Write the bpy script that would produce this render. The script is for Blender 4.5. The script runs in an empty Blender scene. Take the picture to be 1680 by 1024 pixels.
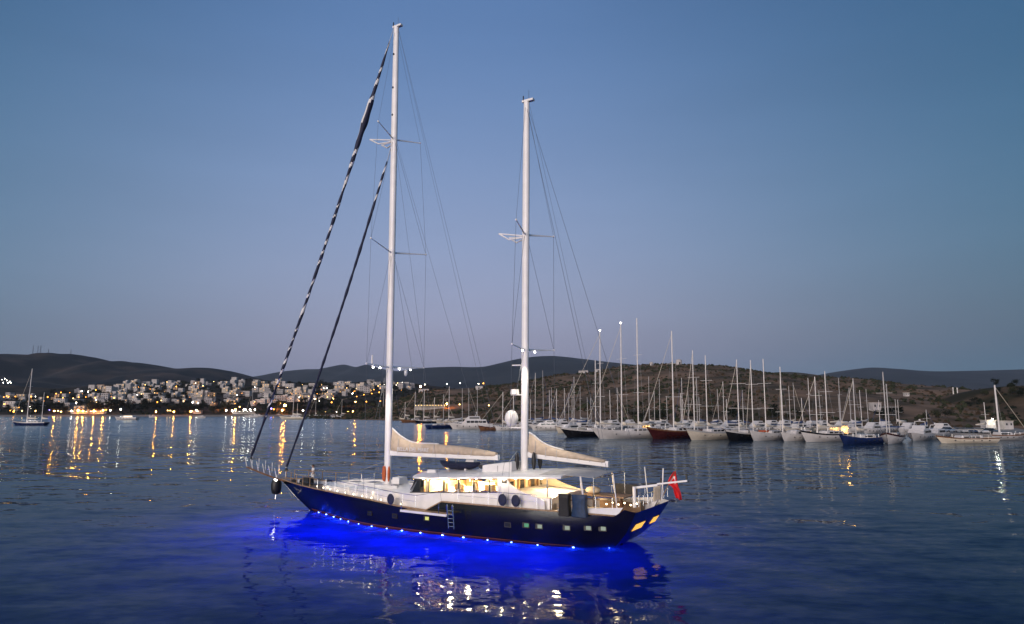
import bpy, bmesh, math, random
from mathutils import Vector, Matrix, noise as mnoise
R = math.radians
random.seed(7)
scene = bpy.context.scene
COL = scene.collection

# ------------------------------------------------------------------ camera, sky, sun, exposure
F, CAMH, PITCH = 1120.0, 9.0, math.atan(153 / 1120.0)      # focal length in photo pixels (1680 wide), drone height
cam_d = bpy.data.cameras.new('camera')
cam_d.sensor_width = 36.0
cam_d.lens = 36.0 * F / 1680.0
cam_d.clip_start, cam_d.clip_end = 0.5, 40000
cam = bpy.data.objects.new('camera', cam_d)
COL.objects.link(cam)
cam.location = (0, 0, CAMH)
cam.rotation_euler = (R(90) + PITCH, 0, 0)
scene.camera = cam

SUN_AZ, SUN_EL = R(212), R(-1.5)
world = bpy.data.worlds.new('World')
scene.world = world
world.use_nodes = True
wn, wl = world.node_tree.nodes, world.node_tree.links
wn.clear()
w_out = wn.new('ShaderNodeOutputWorld')
w_bg = wn.new('ShaderNodeBackground')
w_bg.inputs['Strength'].default_value = 1.0
w_sky = wn.new('ShaderNodeTexSky')
w_sky.sky_type = 'NISHITA'
w_sky.sun_disc = False
w_sky.sun_elevation = SUN_EL
w_sky.sun_rotation = SUN_AZ
w_sky.altitude = 0
w_sky.air_density = 1.0
w_sky.dust_density = 1.0
w_sky.ozone_density = 2.0
# dusk sky: an elevation gradient (lavender belt over the horizon, blue above) that dims at right angles to the set sun
w_tc = wn.new('ShaderNodeTexCoord')
w_sep = wn.new('ShaderNodeSeparateXYZ')
wl.new(w_tc.outputs['Generated'], w_sep.inputs[0])
w_ramp = wn.new('ShaderNodeValToRGB')
wl.new(w_sep.outputs['Z'], w_ramp.inputs[0])
cr = w_ramp.color_ramp
cr.interpolation = 'B_SPLINE'
SKY = [(0.0, (.215, .240, .345)), (.06, (.270, .290, .425)), (.13, (.285, .325, .480)), (.23, (.262, .338, .530)),
       (.36, (.175, .272, .480)), (.50, (.098, .196, .400)), (.70, (.060, .140, .320)), (1.0, (.045, .110, .270))]
cr.elements[0].position, cr.elements[0].color = 0.0, (*SKY[0][1], 1)
cr.elements[1].position, cr.elements[1].color = 1.0, (*SKY[-1][1], 1)
for p, c in SKY[1:-1]:
    e = cr.elements.new(p)
    e.color = (*c, 1)


def wmath(op, a, b=None, c=None):
    n = wn.new('ShaderNodeMath')
    n.operation = op
    for i, v in enumerate((a, b, c)):
        if v is None:
            continue
        if isinstance(v, (int, float)):
            n.inputs[i].default_value = v
        else:
            wl.new(v, n.inputs[i])
    return n.outputs[0]


AZ0 = R(-6)                                                # antisolar direction, a little left of the view axis
w_h = wmath('ADD', wmath('MULTIPLY', w_sep.outputs['X'], math.sin(AZ0)), wmath('MULTIPLY', w_sep.outputs['Y'], math.cos(AZ0)))
w_l = wmath('MAXIMUM', wmath('ADD', wmath('MULTIPLY', w_sep.outputs['X'], w_sep.outputs['X']), wmath('MULTIPLY', w_sep.outputs['Y'], w_sep.outputs['Y'])), 1e-4)
w_c2 = wmath('DIVIDE', wmath('MULTIPLY', w_h, w_h), w_l)
w_c4 = wmath('MULTIPLY', wmath('MULTIPLY', w_c2, w_c2), w_c2)
w_fm = wn.new('ShaderNodeVectorMath')
w_fm.operation = 'MULTIPLY_ADD'
wl.new(w_c4, w_fm.inputs[0])
w_fm.inputs[1].default_value = (.88, .60, .58)
w_fm.inputs[2].default_value = (.12, .40, .42)
w_mul = wn.new('ShaderNodeVectorMath')
w_mul.operation = 'MULTIPLY'
wl.new(w_ramp.outputs[0], w_mul.inputs[0])
wl.new(w_fm.outputs[0], w_mul.inputs[1])
w_nis = wn.new('ShaderNodeVectorMath')
w_nis.operation = 'SCALE'
w_nis.inputs['Scale'].default_value = 0.22
wl.new(w_sky.outputs[0], w_nis.inputs[0])
w_add = wn.new('ShaderNodeVectorMath')
w_add.operation = 'ADD'
wl.new(w_mul.outputs[0], w_add.inputs[0])
wl.new(w_nis.outputs[0], w_add.inputs[1])
# faint uneven haze bands
w_map = wn.new('ShaderNodeMapping')
w_map.inputs['Scale'].default_value = (1.6, 1.6, 9.0)
wl.new(w_tc.outputs['Generated'], w_map.inputs[0])
w_noi = wn.new('ShaderNodeTexNoise')
w_noi.inputs['Scale'].default_value = 1.5
w_noi.inputs['Detail'].default_value = 5
wl.new(w_map.outputs[0], w_noi.inputs['Vector'])
w_var = wmath('MULTIPLY_ADD', w_noi.outputs[0], 0.14, 0.93)
w_ban = wn.new('ShaderNodeVectorMath')
w_ban.operation = 'SCALE'
wl.new(w_add.outputs[0], w_ban.inputs[0])
wl.new(w_var, w_ban.inputs['Scale'])
wl.new(w_ban.outputs[0], w_bg.inputs[0])
wl.new(w_bg.outputs[0], w_out.inputs[0])

sun_d = bpy.data.lights.new('sun', 'SUN')                  # the afterglow of the sun that has just set behind the camera
sun_d.energy = 3.4
sun_d.angle = R(45)
sun_d.color = (1.0, 0.84, 0.76)
sun = bpy.data.objects.new('sun', sun_d)
COL.objects.link(sun)
sdir = Vector((math.sin(SUN_AZ) * math.cos(R(12)), math.cos(SUN_AZ) * math.cos(R(12)), math.sin(R(12))))
sun.rotation_euler = sdir.to_track_quat('Z', 'Y').to_euler()

vs = scene.view_settings
vs.view_transform, vs.look, vs.exposure, vs.gamma = 'Standard', 'None', 0.0, 1.0
vs.use_curve_mapping = False
scene.cycles.use_denoising = True
scene.cycles.max_bounces = 8
scene.cycles.diffuse_bounces = 3
scene.cycles.glossy_bounces = 4
scene.cycles.transmission_bounces = 4
scene.cycles.transparent_max_bounces = 12
scene.cycles.sample_clamp_indirect = 6.0

# ------------------------------------------------------------------ helpers
def lerp(a, b, t):
    return a + (b - a) * t


def interp(x, tab):
    if x <= tab[0][0]:
        return tab[0][1]
    for (x0, y0), (x1, y1) in zip(tab, tab[1:]):
        if x <= x1:
            return y0 + (y1 - y0) * (x - x0) / (x1 - x0)
    return tab[-1][1]


def sinterp(x, tab):
    """smooth (Catmull-Rom) interpolation of a table"""
    if x <= tab[0][0]:
        return tab[0][1]
    if x >= tab[-1][0]:
        return tab[-1][1]
    for i in range(len(tab) - 1):
        if x <= tab[i + 1][0]:
            break
    x0, y0 = tab[i]
    x1, y1 = tab[i + 1]
    m0 = (y1 - tab[i - 1][1]) / (x1 - tab[i - 1][0]) if i > 0 else (y1 - y0) / (x1 - x0)
    m1 = (tab[i + 2][1] - y0) / (tab[i + 2][0] - x0) if i + 2 < len(tab) else (y1 - y0) / (x1 - x0)
    h = x1 - x0
    t = (x - x0) / h
    return (2*t**3-3*t*t+1)*y0 + (t**3-2*t*t+t)*h*m0 + (-2*t**3+3*t*t)*y1 + (t**3-t*t)*h*m1


def ray(x, y):
    """direction of the ray through photo pixel (x, y), scaled so that its ground distance grows with s"""
    u, v = (x - 840) / F, -(y - 512) / F
    return Vector((u, math.cos(PITCH) - v * math.sin(PITCH), math.sin(PITCH) + v * math.cos(PITCH)))


def at_depth(x, y, Y):
    r = ray(x, y)
    s = Y / r.y
    return Vector((r.x * s, Y, CAMH + r.z * s))


def on_water(x, y, z=0.0):
    r = ray(x, y)
    s = (z - CAMH) / r.z
    return Vector((r.x * s, r.y * s, z))


class MB:
    """collects shapes; build() links them as one mesh object"""
    def __init__(self):
        self.v, self.f, self.m = [], [], []

    def add(self, vs_, fs_, mi=0):
        o = len(self.v)
        self.v += [tuple(p) for p in vs_]
        self.f += [tuple(i + o for i in f) for f in fs_]
        self.m += [mi] * len(fs_)
        return self

    def box(self, c, s, rz=0, mi=0, taper=1.0, ry=0):
        hx, hy, hz = s[0] / 2, s[1] / 2, s[2] / 2
        M = Matrix.Rotation(rz, 3, 'Z') @ Matrix.Rotation(ry, 3, 'Y')
        pts = []
        for dz, k in ((-hz, 1), (hz, taper)):
            for dx, dy in ((-1, -1), (1, -1), (1, 1), (-1, 1)):
                pts.append(Vector(c) + M @ Vector((dx * hx * k, dy * hy * k, dz)))
        return self.add(pts, [(3, 2, 1, 0), (4, 5, 6, 7), (0, 1, 5, 4), (1, 2, 6, 5), (2, 3, 7, 6), (3, 0, 4, 7)], mi)

    def tube(self, p, q, r, n=6, r2=None, mi=0, sq=1.0):
        p, q = Vector(p), Vector(q)
        r2 = r if r2 is None else r2
        d = (q - p).normalized()
        a = d.orthogonal().normalized()
        if abs(d.z) > .9:
            a = (Vector((1, 0, 0)) - d * d.x).normalized()
        b = d.cross(a)
        pts = []
        for c, rr in ((p, r), (q, r2)):
            for i in range(n):
                t = 2 * math.pi * i / n
                pts.append(c + a * math.cos(t) * rr + b * math.sin(t) * rr * sq)
        fs = [(i, (i + 1) % n, n + (i + 1) % n, n + i) for i in range(n)]
        fs += [tuple(range(n - 1, -1, -1)), tuple(range(n, 2 * n))]
        return self.add(pts, fs, mi)

    def path(self, pts, r, n=6, mi=0):
        for p, q in zip(pts, pts[1:]):
            self.tube(p, q, r, n, mi=mi)
        return self

    def loft(self, rings, closed=True, caps=True, mi=0):
        n = len(rings[0])
        pts = [p for r in rings for p in r]
        fs = []
        for i in range(len(rings) - 1):
            for j in range(n if closed else n - 1):
                a, b = i * n + j, i * n + (j + 1) % n
                fs.append((a, b, b + n, a + n))
        if caps and closed:
            fs.append(tuple(range(n - 1, -1, -1)))
            fs.append(tuple(range((len(rings) - 1) * n, len(rings) * n)))
        return self.add(pts, fs, mi)

    def prism(self, poly, d, mi=0):
        """closed outline (3D points) pushed along vector d"""
        d = Vector(d)
        n = len(poly)
        pts = [Vector(p) for p in poly] + [Vector(p) + d for p in poly]
        fs = [tuple(range(n - 1, -1, -1)), tuple(range(n, 2 * n))]
        fs += [(i, (i + 1) % n, n + (i + 1) % n, n + i) for i in range(n)]
        return self.add(pts, fs, mi)

    def ball(self, c, r, nu=10, nv=6, mi=0):
        rr = (r, r, r) if isinstance(r, (int, float)) else r
        pts = [(c[0], c[1], c[2] - rr[2])]
        for j in range(1, nv):
            ph = -math.pi / 2 + math.pi * j / nv
            for i in range(nu):
                t = 2 * math.pi * i / nu
                pts.append((c[0] + rr[0] * math.cos(ph) * math.cos(t), c[1] + rr[1] * math.cos(ph) * math.sin(t), c[2] + rr[2] * math.sin(ph)))
        pts.append((c[0], c[1], c[2] + rr[2]))
        fs = [(0, 1 + (i + 1) % nu, 1 + i) for i in range(nu)]
        for j in range(nv - 2):
            for i in range(nu):
                a, b = 1 + j * nu + i, 1 + j * nu + (i + 1) % nu
                fs.append((a, b, b + nu, a + nu))
        o = 1 + (nv - 2) * nu
        fs += [(o + i, o + (i + 1) % nu, len(pts) - 1) for i in range(nu)]
        return self.add(pts, fs, mi)

    def mesh(self, name, mats, smooth=False, fix=True):
        me = bpy.data.meshes.new(name)
        me.from_pydata(self.v, [], self.f)
        for m in (mats if isinstance(mats, (list, tuple)) else [mats]):
            me.materials.append(m)
        if any(self.m):
            me.polygons.foreach_set('material_index', self.m)
        if fix:
            bm = bmesh.new()
            bm.from_mesh(me)
            bmesh.ops.recalc_face_normals(bm, faces=bm.faces)
            bm.to_mesh(me)
            bm.free()
        if smooth:
            me.polygons.foreach_set('use_smooth', [True] * len(me.polygons))
            if smooth != 'all':
                me.set_sharp_from_angle(angle=R(smooth if smooth is not True else 40))
        return me

    def build(self, name, mats, parent=None, smooth=False, fix=True):
        return link(name, self.mesh(name, mats, smooth, fix), parent)


def link(name, data, parent=None, loc=None):
    o = bpy.data.objects.new(name, data)
    COL.objects.link(o)
    if parent is not None:
        o.parent = parent
    if loc is not None:
        o.location = loc
    return o


def tag(o, label=None, cat=None, group=None, kind=None):
    if label: o['label'] = label
    if cat: o['category'] = cat
    if group: o['group'] = group
    if kind: o['kind'] = kind
    return o


def thing(name, label, cat, loc=(0, 0, 0), rz=0, group=None):
    o = link(name, None, None, loc)
    o.rotation_euler = (0, 0, rz)
    return tag(o, label, cat, group)


def copy_tree(o, parent=None):
    c = o.copy()
    COL.objects.link(c)
    c.parent = parent
    for ch in list(o.children):
        copy_tree(ch, c)
    return c


def lamp(name, parent, loc, watts, color, kind='POINT', radius=.1, rot=None, size=R(70), blend=.6):
    d = bpy.data.lights.new(name, kind)
    d.energy, d.color = watts, color
    d.shadow_soft_size = radius
    if kind == 'SPOT':
        d.spot_size, d.spot_blend = size, blend
    o = link(name, d, parent, loc)
    if rot:
        o.rotation_euler = rot
    return o


# ------------------------------------------------------------------ materials
def principled(name, col, rough=.5, metal=0.0, var=0.0, scale=4.0, bump=0.0, coat=0.0, emis=None, estr=0.0, col2=None, spec=.5, detail=4, lo=.35, hi=.65, cior=1.5):
    m = bpy.data.materials.new(name)
    m.use_nodes = True
    nt = m.node_tree
    b = nt.nodes['Principled BSDF']
    b.inputs['Base Color'].default_value = (*col, 1)
    b.inputs['Roughness'].default_value = rough
    b.inputs['Metallic'].default_value = metal
    b.inputs['Coat Weight'].default_value = coat
    b.inputs['Coat Roughness'].default_value = .06
    b.inputs['Coat IOR'].default_value = cior
    b.inputs['Specular IOR Level'].default_value = spec
    if emis:
        b.inputs['Emission Color'].default_value = (*emis, 1)
        b.inputs['Emission Strength'].default_value = estr
    if var or col2 or bump:
        tc = nt.nodes.new('ShaderNodeTexCoord')
        no = nt.nodes.new('ShaderNodeTexNoise')
        no.inputs['Scale'].default_value = scale
        no.inputs['Detail'].default_value = detail
        nt.links.new(tc.outputs['Object'], no.inputs['Vector'])
        if var or col2:
            rp = nt.nodes.new('ShaderNodeValToRGB')
            rp.color_ramp.elements[0].position = lo
            rp.color_ramp.elements[1].position = hi
            c2 = col2 or tuple(min(1, c * (1 + var)) for c in col)
            c1 = col if col2 else tuple(c * (1 - var) for c in col)
            rp.color_ramp.elements[0].color = (*c1, 1)
            rp.color_ramp.elements[1].color = (*c2, 1)
            nt.links.new(no.outputs[0], rp.inputs[0])
            nt.links.new(rp.outputs[0], b.inputs['Base Color'])
        if bump:
            bp = nt.nodes.new('ShaderNodeBump')
            bp.inputs['Strength'].default_value = 1.0
            bp.inputs['Distance'].default_value = bump
            nt.links.new(no.outputs[0], bp.inputs['Height'])
            nt.links.new(bp.outputs[0], b.inputs['Normal'])
    return m


def emitter(name, col, strength):
    m = bpy.data.materials.new(name)
    m.use_nodes = True
    nt = m.node_tree
    nt.nodes.clear()
    e = nt.nodes.new('ShaderNodeEmission')
    e.inputs[0].default_value = (*col, 1)
    e.inputs[1].default_value = strength
    o = nt.nodes.new('ShaderNodeOutputMaterial')
    nt.links.new(e.outputs[0], o.inputs[0])
    return m


def glass(name, tint=(1, 1, 1), refl=1.0):
    m = bpy.data.materials.new(name)
    m.use_nodes = True
    nt = m.node_tree
    nt.nodes.clear()
    fr = nt.nodes.new('ShaderNodeFresnel')
    fr.inputs[0].default_value = 1.45
    tr = nt.nodes.new('ShaderNodeBsdfTransparent')
    tr.inputs[0].default_value = (*tint, 1)
    gl = nt.nodes.new('ShaderNodeBsdfGlossy')
    gl.inputs['Roughness'].default_value = .03
    mx = nt.nodes.new('ShaderNodeMixShader')
    o = nt.nodes.new('ShaderNodeOutputMaterial')
    nt.links.new(fr.outputs[0], mx.inputs[0])
    nt.links.new(tr.outputs[0], mx.inputs[1])
    nt.links.new(gl.outputs[0], mx.inputs[2])
    nt.links.new(mx.outputs[0], o.inputs[0])
    return m


M = {}
M['navy'] = principled('navy_hull_paint', (.0034, .0034, .0040), .25, coat=1.0, var=.3, scale=.7, cior=1.5)
M['white'] = principled('white_gelcoat', (.74, .72, .70), .32, var=.05, scale=1.3, coat=.2)
M['mast'] = principled('white_mast_paint', (.80, .78, .76), .35, var=.05, scale=.8)
M['cream'] = principled('cream_panel', (.78, .68, .50), .5, var=.06, scale=2)
M['teak'] = principled('teak_deck', (.30, .19, .105), .6, var=.25, scale=5, bump=.004)
M['teakdark'] = principled('varnished_teak', (.16, .075, .03), .3, var=.3, scale=6, coat=.3)
M['steel'] = principled('stainless_steel', (.62, .62, .63), .22, metal=1.0)
M['wire'] = principled('rigging_wire', (.16, .17, .19), .4, metal=.6)
M['canvas'] = principled('beige_canvas', (.50, .40, .30), .85, var=.12, scale=2.2, bump=.03)
M['awning'] = principled('grey_awning', (.42, .41, .40), .8, var=.08, scale=2.0, bump=.01)
M['navycloth'] = principled('navy_canvas', (.010, .014, .045), .7, var=.25, scale=5, bump=.01)
M['whitecloth'] = principled('white_sailcloth', (.70, .69, .68), .7, var=.08, scale=4)
M['black'] = principled('black_rubber', (.012, .012, .014), .5, var=.3, scale=6)
M['blueplastic'] = principled('blue_canvas_bag', (.006, .028, .075), .6, var=.25, scale=5, bump=.01)
M['blackplastic'] = principled('black_canvas_bag', (.005, .005, .007), .6, var=.25, scale=5, bump=.01)
M['darkglass'] = principled('dark_tinted_glass', (.02, .022, .025), .06, spec=.6)
M['frame'] = principled('dark_window_frame', (.02, .018, .017), .35)
M['saloonglass'] = glass('saloon_glass', (.96, .95, .92))
M['brass'] = principled('oiled_wood', (.46, .28, .12), .35, var=.3, scale=3)
M['red'] = principled('red_flag_cloth', (.62, .010, .016), .75, var=.12, scale=5)
M['flagwhite'] = principled('white_flag_cloth', (.75, .74, .73), .75, var=.05, scale=5)
M['redstripe'] = principled('red_boot_stripe', (.20, .065, .055), .4, var=.15, scale=1)
M['antifoul'] = principled('dark_red_antifouling', (.05, .006, .008), .6, var=.2, scale=1)
M['orange'] = principled('coiled_orange_rope', (.45, .10, .03), .8, var=.3, scale=12)
M['skin'] = principled('skin', (.36, .20, .13), .55, var=.06, scale=8)
M['hair'] = principled('dark_hair', (.015, .011, .009), .6, var=.2, scale=30)
M['shirt'] = principled('white_cotton', (.72, .71, .70), .85, var=.06, scale=9, bump=.01)
M['cushion'] = principled('pale_cushion', (.72, .62, .46), .85, var=.08, scale=4)
M['warmlamp'] = emitter('warm_deck_lamp_glow', (1.0, .74, .42), 14)
M['whitelamp'] = emitter('white_lamp_glow', (1.0, .93, .84), 22)
M['portglow'] = emitter('dim_cabin_port_glow', (.62, .72, .60), .5)
M['portgreen'] = emitter('green_cabin_port_glow', (.20, .62, .36), .55)
M['portyellow'] = emitter('yellow_cabin_port_glow', (.85, .85, .28), .9)
M['sternglow'] = emitter('amber_cabin_window_glow', (1.0, .50, .10), 1.25)
M['led'] = emitter('blue_underwater_led', (.10, .20, 1.0), 45)

# ------------------------------------------------------------------ water
def water_material():
    m = bpy.data.materials.new('sea_water')
    m.use_nodes = True
    nt = m.node_tree
    nt.nodes.clear()
    N, L = nt.nodes.new, nt.links.new
    geo = N('ShaderNodeNewGeometry')

    def slope(scale, amp, stretch, rot, detail=2.0):
        mp = N('ShaderNodeMapping')
        mp.inputs['Rotation'].default_value = (0, 0, rot)
        mp.inputs['Scale'].default_value = (scale * stretch, scale, scale)
        L(geo.outputs['Position'], mp.inputs[0])
        no = N('ShaderNodeTexNoise')
        no.inputs['Scale'].default_value = 1.0
        no.inputs['Detail'].default_value = detail
        no.inputs['Roughness'].default_value = .55
        L(mp.outputs[0], no.inputs['Vector'])
        sub = N('ShaderNodeVectorMath')
        sub.operation = 'SUBTRACT'
        sub.inputs[1].default_value = (.5, .5, .5)
        L(no.outputs['Color'], sub.inputs[0])
        sc = N('ShaderNodeVectorMath')
        sc.operation = 'MULTIPLY'
        sc.inputs[1].default_value = (amp * .7, amp, 0)
        L(sub.outputs[0], sc.inputs[0])
        return sc.outputs[0]

    def vadd(a, b):
        n = N('ShaderNodeVectorMath')
        n.operation = 'ADD'
        L(a, n.inputs[0])
        if isinstance(b, tuple):
            n.inputs[1].default_value = b
        else:
            L(b, n.inputs[1])
        return n.outputs[0]
    s1 = slope(.075, .022, .45, R(12), 1.0)
    s2 = slope(.50, .25, .40, R(-9), 2.0)
    s3 = slope(2.1, .17, .55, R(6), 2.0)
    # patches of calmer and livelier water
    pn = N('ShaderNodeTexNoise')
    pn.inputs['Scale'].default_value = .022
    pn.inputs['Detail'].default_value = 3
    mp = N('ShaderNodeMapping')
    mp.inputs['Scale'].default_value = (.4, 1.3, 1)
    L(geo.outputs['Position'], mp.inputs[0])
    L(mp.outputs[0], pn.inputs['Vector'])
    mr = N('ShaderNodeMapRange')
    mr.inputs['From Min'].default_value, mr.inputs['From Max'].default_value = .35, .65
    mr.inputs['To Min'].default_value, mr.inputs['To Max'].default_value = .55, 1.15
    L(pn.outputs[0], mr.inputs[0])
    tot = vadd(vadd(s1, s2), s3)
    sc = N('ShaderNodeVectorMath')
    sc.operation = 'SCALE'
    L(tot, sc.inputs[0])
    L(mr.outputs[0], sc.inputs['Scale'])
    nv = N('ShaderNodeVectorMath')
    nv.operation = 'NORMALIZE'
    L(vadd(sc.outputs[0], (0, 0, 1)), nv.inputs[0])
    nrm = nv.outputs[0]
    # open bay: unresolved ripples make the far surface rougher
    sp = N('ShaderNodeSeparateXYZ')
    L(geo.outputs['Position'], sp.inputs[0])
    rr = N('ShaderNodeMapRange')
    rr.inputs['From Min'].default_value, rr.inputs['From Max'].default_value = 70, 220
    rr.inputs['To Min'].default_value, rr.inputs['To Max'].default_value = .035, .17
    L(sp.outputs['Y'], rr.inputs[0])
    gl = N('ShaderNodeBsdfGlossy')
    gl.inputs['Color'].default_value = (.84, .95, 1.0, 1)
    L(rr.outputs[0], gl.inputs['Roughness'])
    L(nrm, gl.inputs['Normal'])
    tr = N('ShaderNodeBsdfTranslucent')                     # light scattered up through the water column
    tr.inputs['Color'].default_value = (.01, .045, .62, 1)
    tn = N('ShaderNodeTexNoise')                            # uneven turbidity
    tn.inputs['Scale'].default_value = .35
    tn.inputs['Detail'].default_value = 4
    L(geo.outputs['Position'], tn.inputs['Vector'])
    tm_ = N('ShaderNodeMapRange')
    tm_.inputs['From Min'].default_value, tm_.inputs['From Max'].default_value = .3, .7
    tm_.inputs['To Min'].default_value, tm_.inputs['To Max'].default_value = .45, 1.0
    L(tn.outputs[0], tm_.inputs[0])
    tv = N('ShaderNodeVectorMath')
    tv.operation = 'SCALE'
    tv.inputs[0].default_value = (.012, .05, .70)
    L(tm_.outputs[0], tv.inputs['Scale'])
    L(tv.outputs[0], tr.inputs['Color'])
    df = N('ShaderNodeBsdfDiffuse')
    df.inputs['Color'].default_value = (.004, .018, .040, 1)
    body = N('ShaderNodeAddShader')
    L(tr.outputs[0], body.inputs[0])
    L(df.outputs[0], body.inputs[1])
    fr = N('ShaderNodeFresnel')
    fr.inputs['IOR'].default_value = 1.333
    L(nrm, fr.inputs['Normal'])
    mx = N('ShaderNodeMixShader')
    pw = N('ShaderNodeMath')                                # facets that face the viewer show more of the water body
    pw.operation = 'POWER'
    pw.inputs[1].default_value = 1.6
    L(fr.outputs[0], pw.inputs[0])
    L(pw.outputs[0], mx.inputs[0])
    L(body.outputs[0], mx.inputs[1])
    L(gl.outputs[0], mx.inputs[2])
    out = N('ShaderNodeOutputMaterial')
    L(mx.outputs[0], out.inputs[0])
    return m


M['water'] = water_material()
M['seabed_blocker'] = principled('dark_blocker', (.01, .014, .016), .9, var=.2, scale=.2)
tag(MB().add([(-9000, -600, 0), (9000, -600, 0), (9000, 9000, 0), (-9000, 9000, 0)], [(0, 1, 2, 3)]).build('water', M['water'], fix=False), kind='structure')
tag(MB().add([(-9000, -600, -9), (9000, -600, -9), (9000, 9000, -9), (-9000, 9000, -9)], [(0, 1, 2, 3)]).build('seabed_blocker', M['seabed_blocker'], fix=False), kind='structure')  # unseen dark plane, added to block sky light from under the water


# ------------------------------------------------------------------ hills
def fbm(x, y, o=4):
    return mnoise.fractal(Vector((x, y, 3.7)), 1.0, 2.0, o)


class Hill:
    """heightfield: its skyline comes from photo pixels, placed at its own distance; it falls to the shore in front and away behind"""
    def __init__(self, pts, Yr, Yf, p=1.0, rough=.1, wl=60.0):
        self.sky = []
        for x, y in pts:
            q = at_depth(x, y, Yr)
            self.sky.append((q.x, max(q.z, .5)))
        self.Yr, self.Yf, self.p, self.rough, self.wl = Yr, Yf, p, rough, wl
        self.x0, self.x1 = self.sky[0][0], self.sky[-1][0]

    def front(self, X):
        return self.Yf(X) if callable(self.Yf) else self.Yf

    def h(self, X, Y):
        yf = self.front(X)
        top = sinterp(X, self.sky)
        v = (Y - yf) / (self.Yr - yf)
        if v <= 0:
            return -1.5 + v * 6
        if v <= 1:
            base = (v * v * (3 - 2 * v)) * .35 + v ** self.p * .65
        else:
            base = max(0.0, 1 - (v - 1) ** 2 * 1.5)
        n = fbm(X / self.wl, Y / self.wl)
        return top * base + top * self.rough * n * min(1, v * 3) * (1 if v < .85 else max(.1, 1 - (v - .85) * 6)) - .2

    def build(self, name, mat, nx=160, ny=60, back=1.6):
        mb = MB()
        for j in range(ny + 1):
            w = back * j / ny
            for i in range(nx + 1):
                X = lerp(self.x0, self.x1, i / nx)
                yf = self.front(X)
                Y = yf - 6 + (self.Yr - yf + 6) * w
                mb.v.append((X, Y, self.h(X, Y)))
        n = nx + 1
        mb.f = [(j * n + i, j * n + i + 1, (j + 1) * n + i + 1, (j + 1) * n + i) for j in range(ny) for i in range(nx)]
        mb.m = [0] * len(mb.f)
        return tag(mb.build(name, mat, smooth='all', fix=False), kind='structure')

    def drop(self, px, py):
        """where the ray through a photo pixel meets this hill"""
        r = ray(px, py)
        s = self.front(0) * .6 / r.y
        ds = 2.0 / r.y
        while s * r.y < self.Yr * 1.02:
            X, Y, Z = r.x * s, r.y * s, CAMH + r.z * s
            hh = self.h(X, Y)
            if Z <= hh:
                return Vector((X, Y, hh))
            s += ds
        X, Y = r.x * s, self.Yr * .99
        return Vector((X, Y, self.h(X, Y)))


def earth(name, dry, green, scale, lo=.42, hi=.58, rough=.95):
    return principled(name, dry, rough, col2=green, scale=scale, lo=lo, hi=hi, detail=8, spec=.1)


M['farhill'] = earth('far_wooded_slope', (.020, .026, .034), (.034, .040, .048), .004)
M['darkhill'] = earth('dark_scrub_slope', (.010, .014, .018), (.075, .055, .046), .009, .46, .70)
M['headland'] = earth('dry_scrub_slope', (.23, .15, .098), (.068, .054, .034), .05, .38, .62)
M['headland2'] = earth('bare_ridge', (.15, .105, .075), (.07, .06, .04), .02)
M['rightslope'] = earth('dark_dry_slope', (.12, .08, .05), (.035, .032, .018), .05, .40, .58)
M['town'] = earth('town_ground', (.055, .040, .030), (.016, .018, .012), .05)

Hill([(-500, 585), (-200, 578), (0, 580), (60, 582), (110, 580.5), (130, 583), (150, 592), (180, 598), (215, 595), (240, 597), (285, 604), (325, 603), (360, 606), (400, 617), (430, 626), (480, 640), (560, 655)], 2400, 1300, 1.1, .15, 240).build('hill', M['darkhill'], 220, 80)
Hill([(250, 640), (380, 624), (430, 616), (460, 610), (500, 606), (530, 605), (562, 598), (585, 602), (602, 598), (625, 605), (680, 612), (760, 625), (820, 640)], 5200, 3200, 1.0, .05, 500).build('hill', M['farhill'], 140, 40)
Hill([(560, 640), (640, 613), (680, 605), (740, 602), (790, 602), (820, 596), (850, 589), (880, 585), (910, 584), (950, 588), (1000, 594), (1060, 601), (1120, 612), (1200, 630)], 3800, 2200, 1.0, .05, 400).build('hill', M['farhill'], 140, 40)
Hill([(1230, 640), (1280, 628), (1340, 617), (1370, 611), (1400, 606), (1430, 603), (1470, 605), (1530, 609), (1600, 608), (1680, 606), (1800, 604), (2100, 610)], 4200, 2400, 1.0, .05, 400).build('hill', M['farhill'], 140, 40)
Hill([(1180, 630), (1240, 615), (1270, 611), (1300, 610), (1330, 613), (1370, 619), (1430, 632)], 1600, 1000, 1.0, .06, 150).build('hill', M['headland2'], 80, 30)
town_hill = Hill([(-400, 630), (-100, 628), (0, 632), (100, 637), (200, 630), (300, 628), (400, 622), (480, 627), (560, 627), (620, 627), (690, 631), (760, 640), (830, 655)], 950, 562, .95, .05, 90)
town_hill.build('town_hillside', M['town'], 200, 90, 1.35)
head_hill = Hill([(640, 662), (672, 650), (705, 641), (760, 637), (830, 631), (880, 622), (920, 615), (960, 612), (1000, 604), (1060, 598), (1110, 597), (1160, 600), (1200, 606), (1260, 613), (1300, 618), (1340, 620), (1400, 632), (1450, 640), (1500, 648), (1560, 655), (1610, 664), (1700, 668), (1900, 668)], 640,
                 lambda X: interp(X, [(-140, 470), (-60, 400), (0, 330), (60, 290), (140, 245), (300, 220)]), .9, .07, 60)
head_hill.build('headland', M['headland'], 220, 110, 1.35)
right_hill = Hill([(1530, 672), (1560, 667), (1600, 655), (1625, 641), (1650, 634), (1680, 632), (1760, 628), (1900, 620), (2200, 615)], 330, 212, .8, .07, 30)
right_hill.build('hill', M['rightslope'], 90, 50, 1.4)

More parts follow.
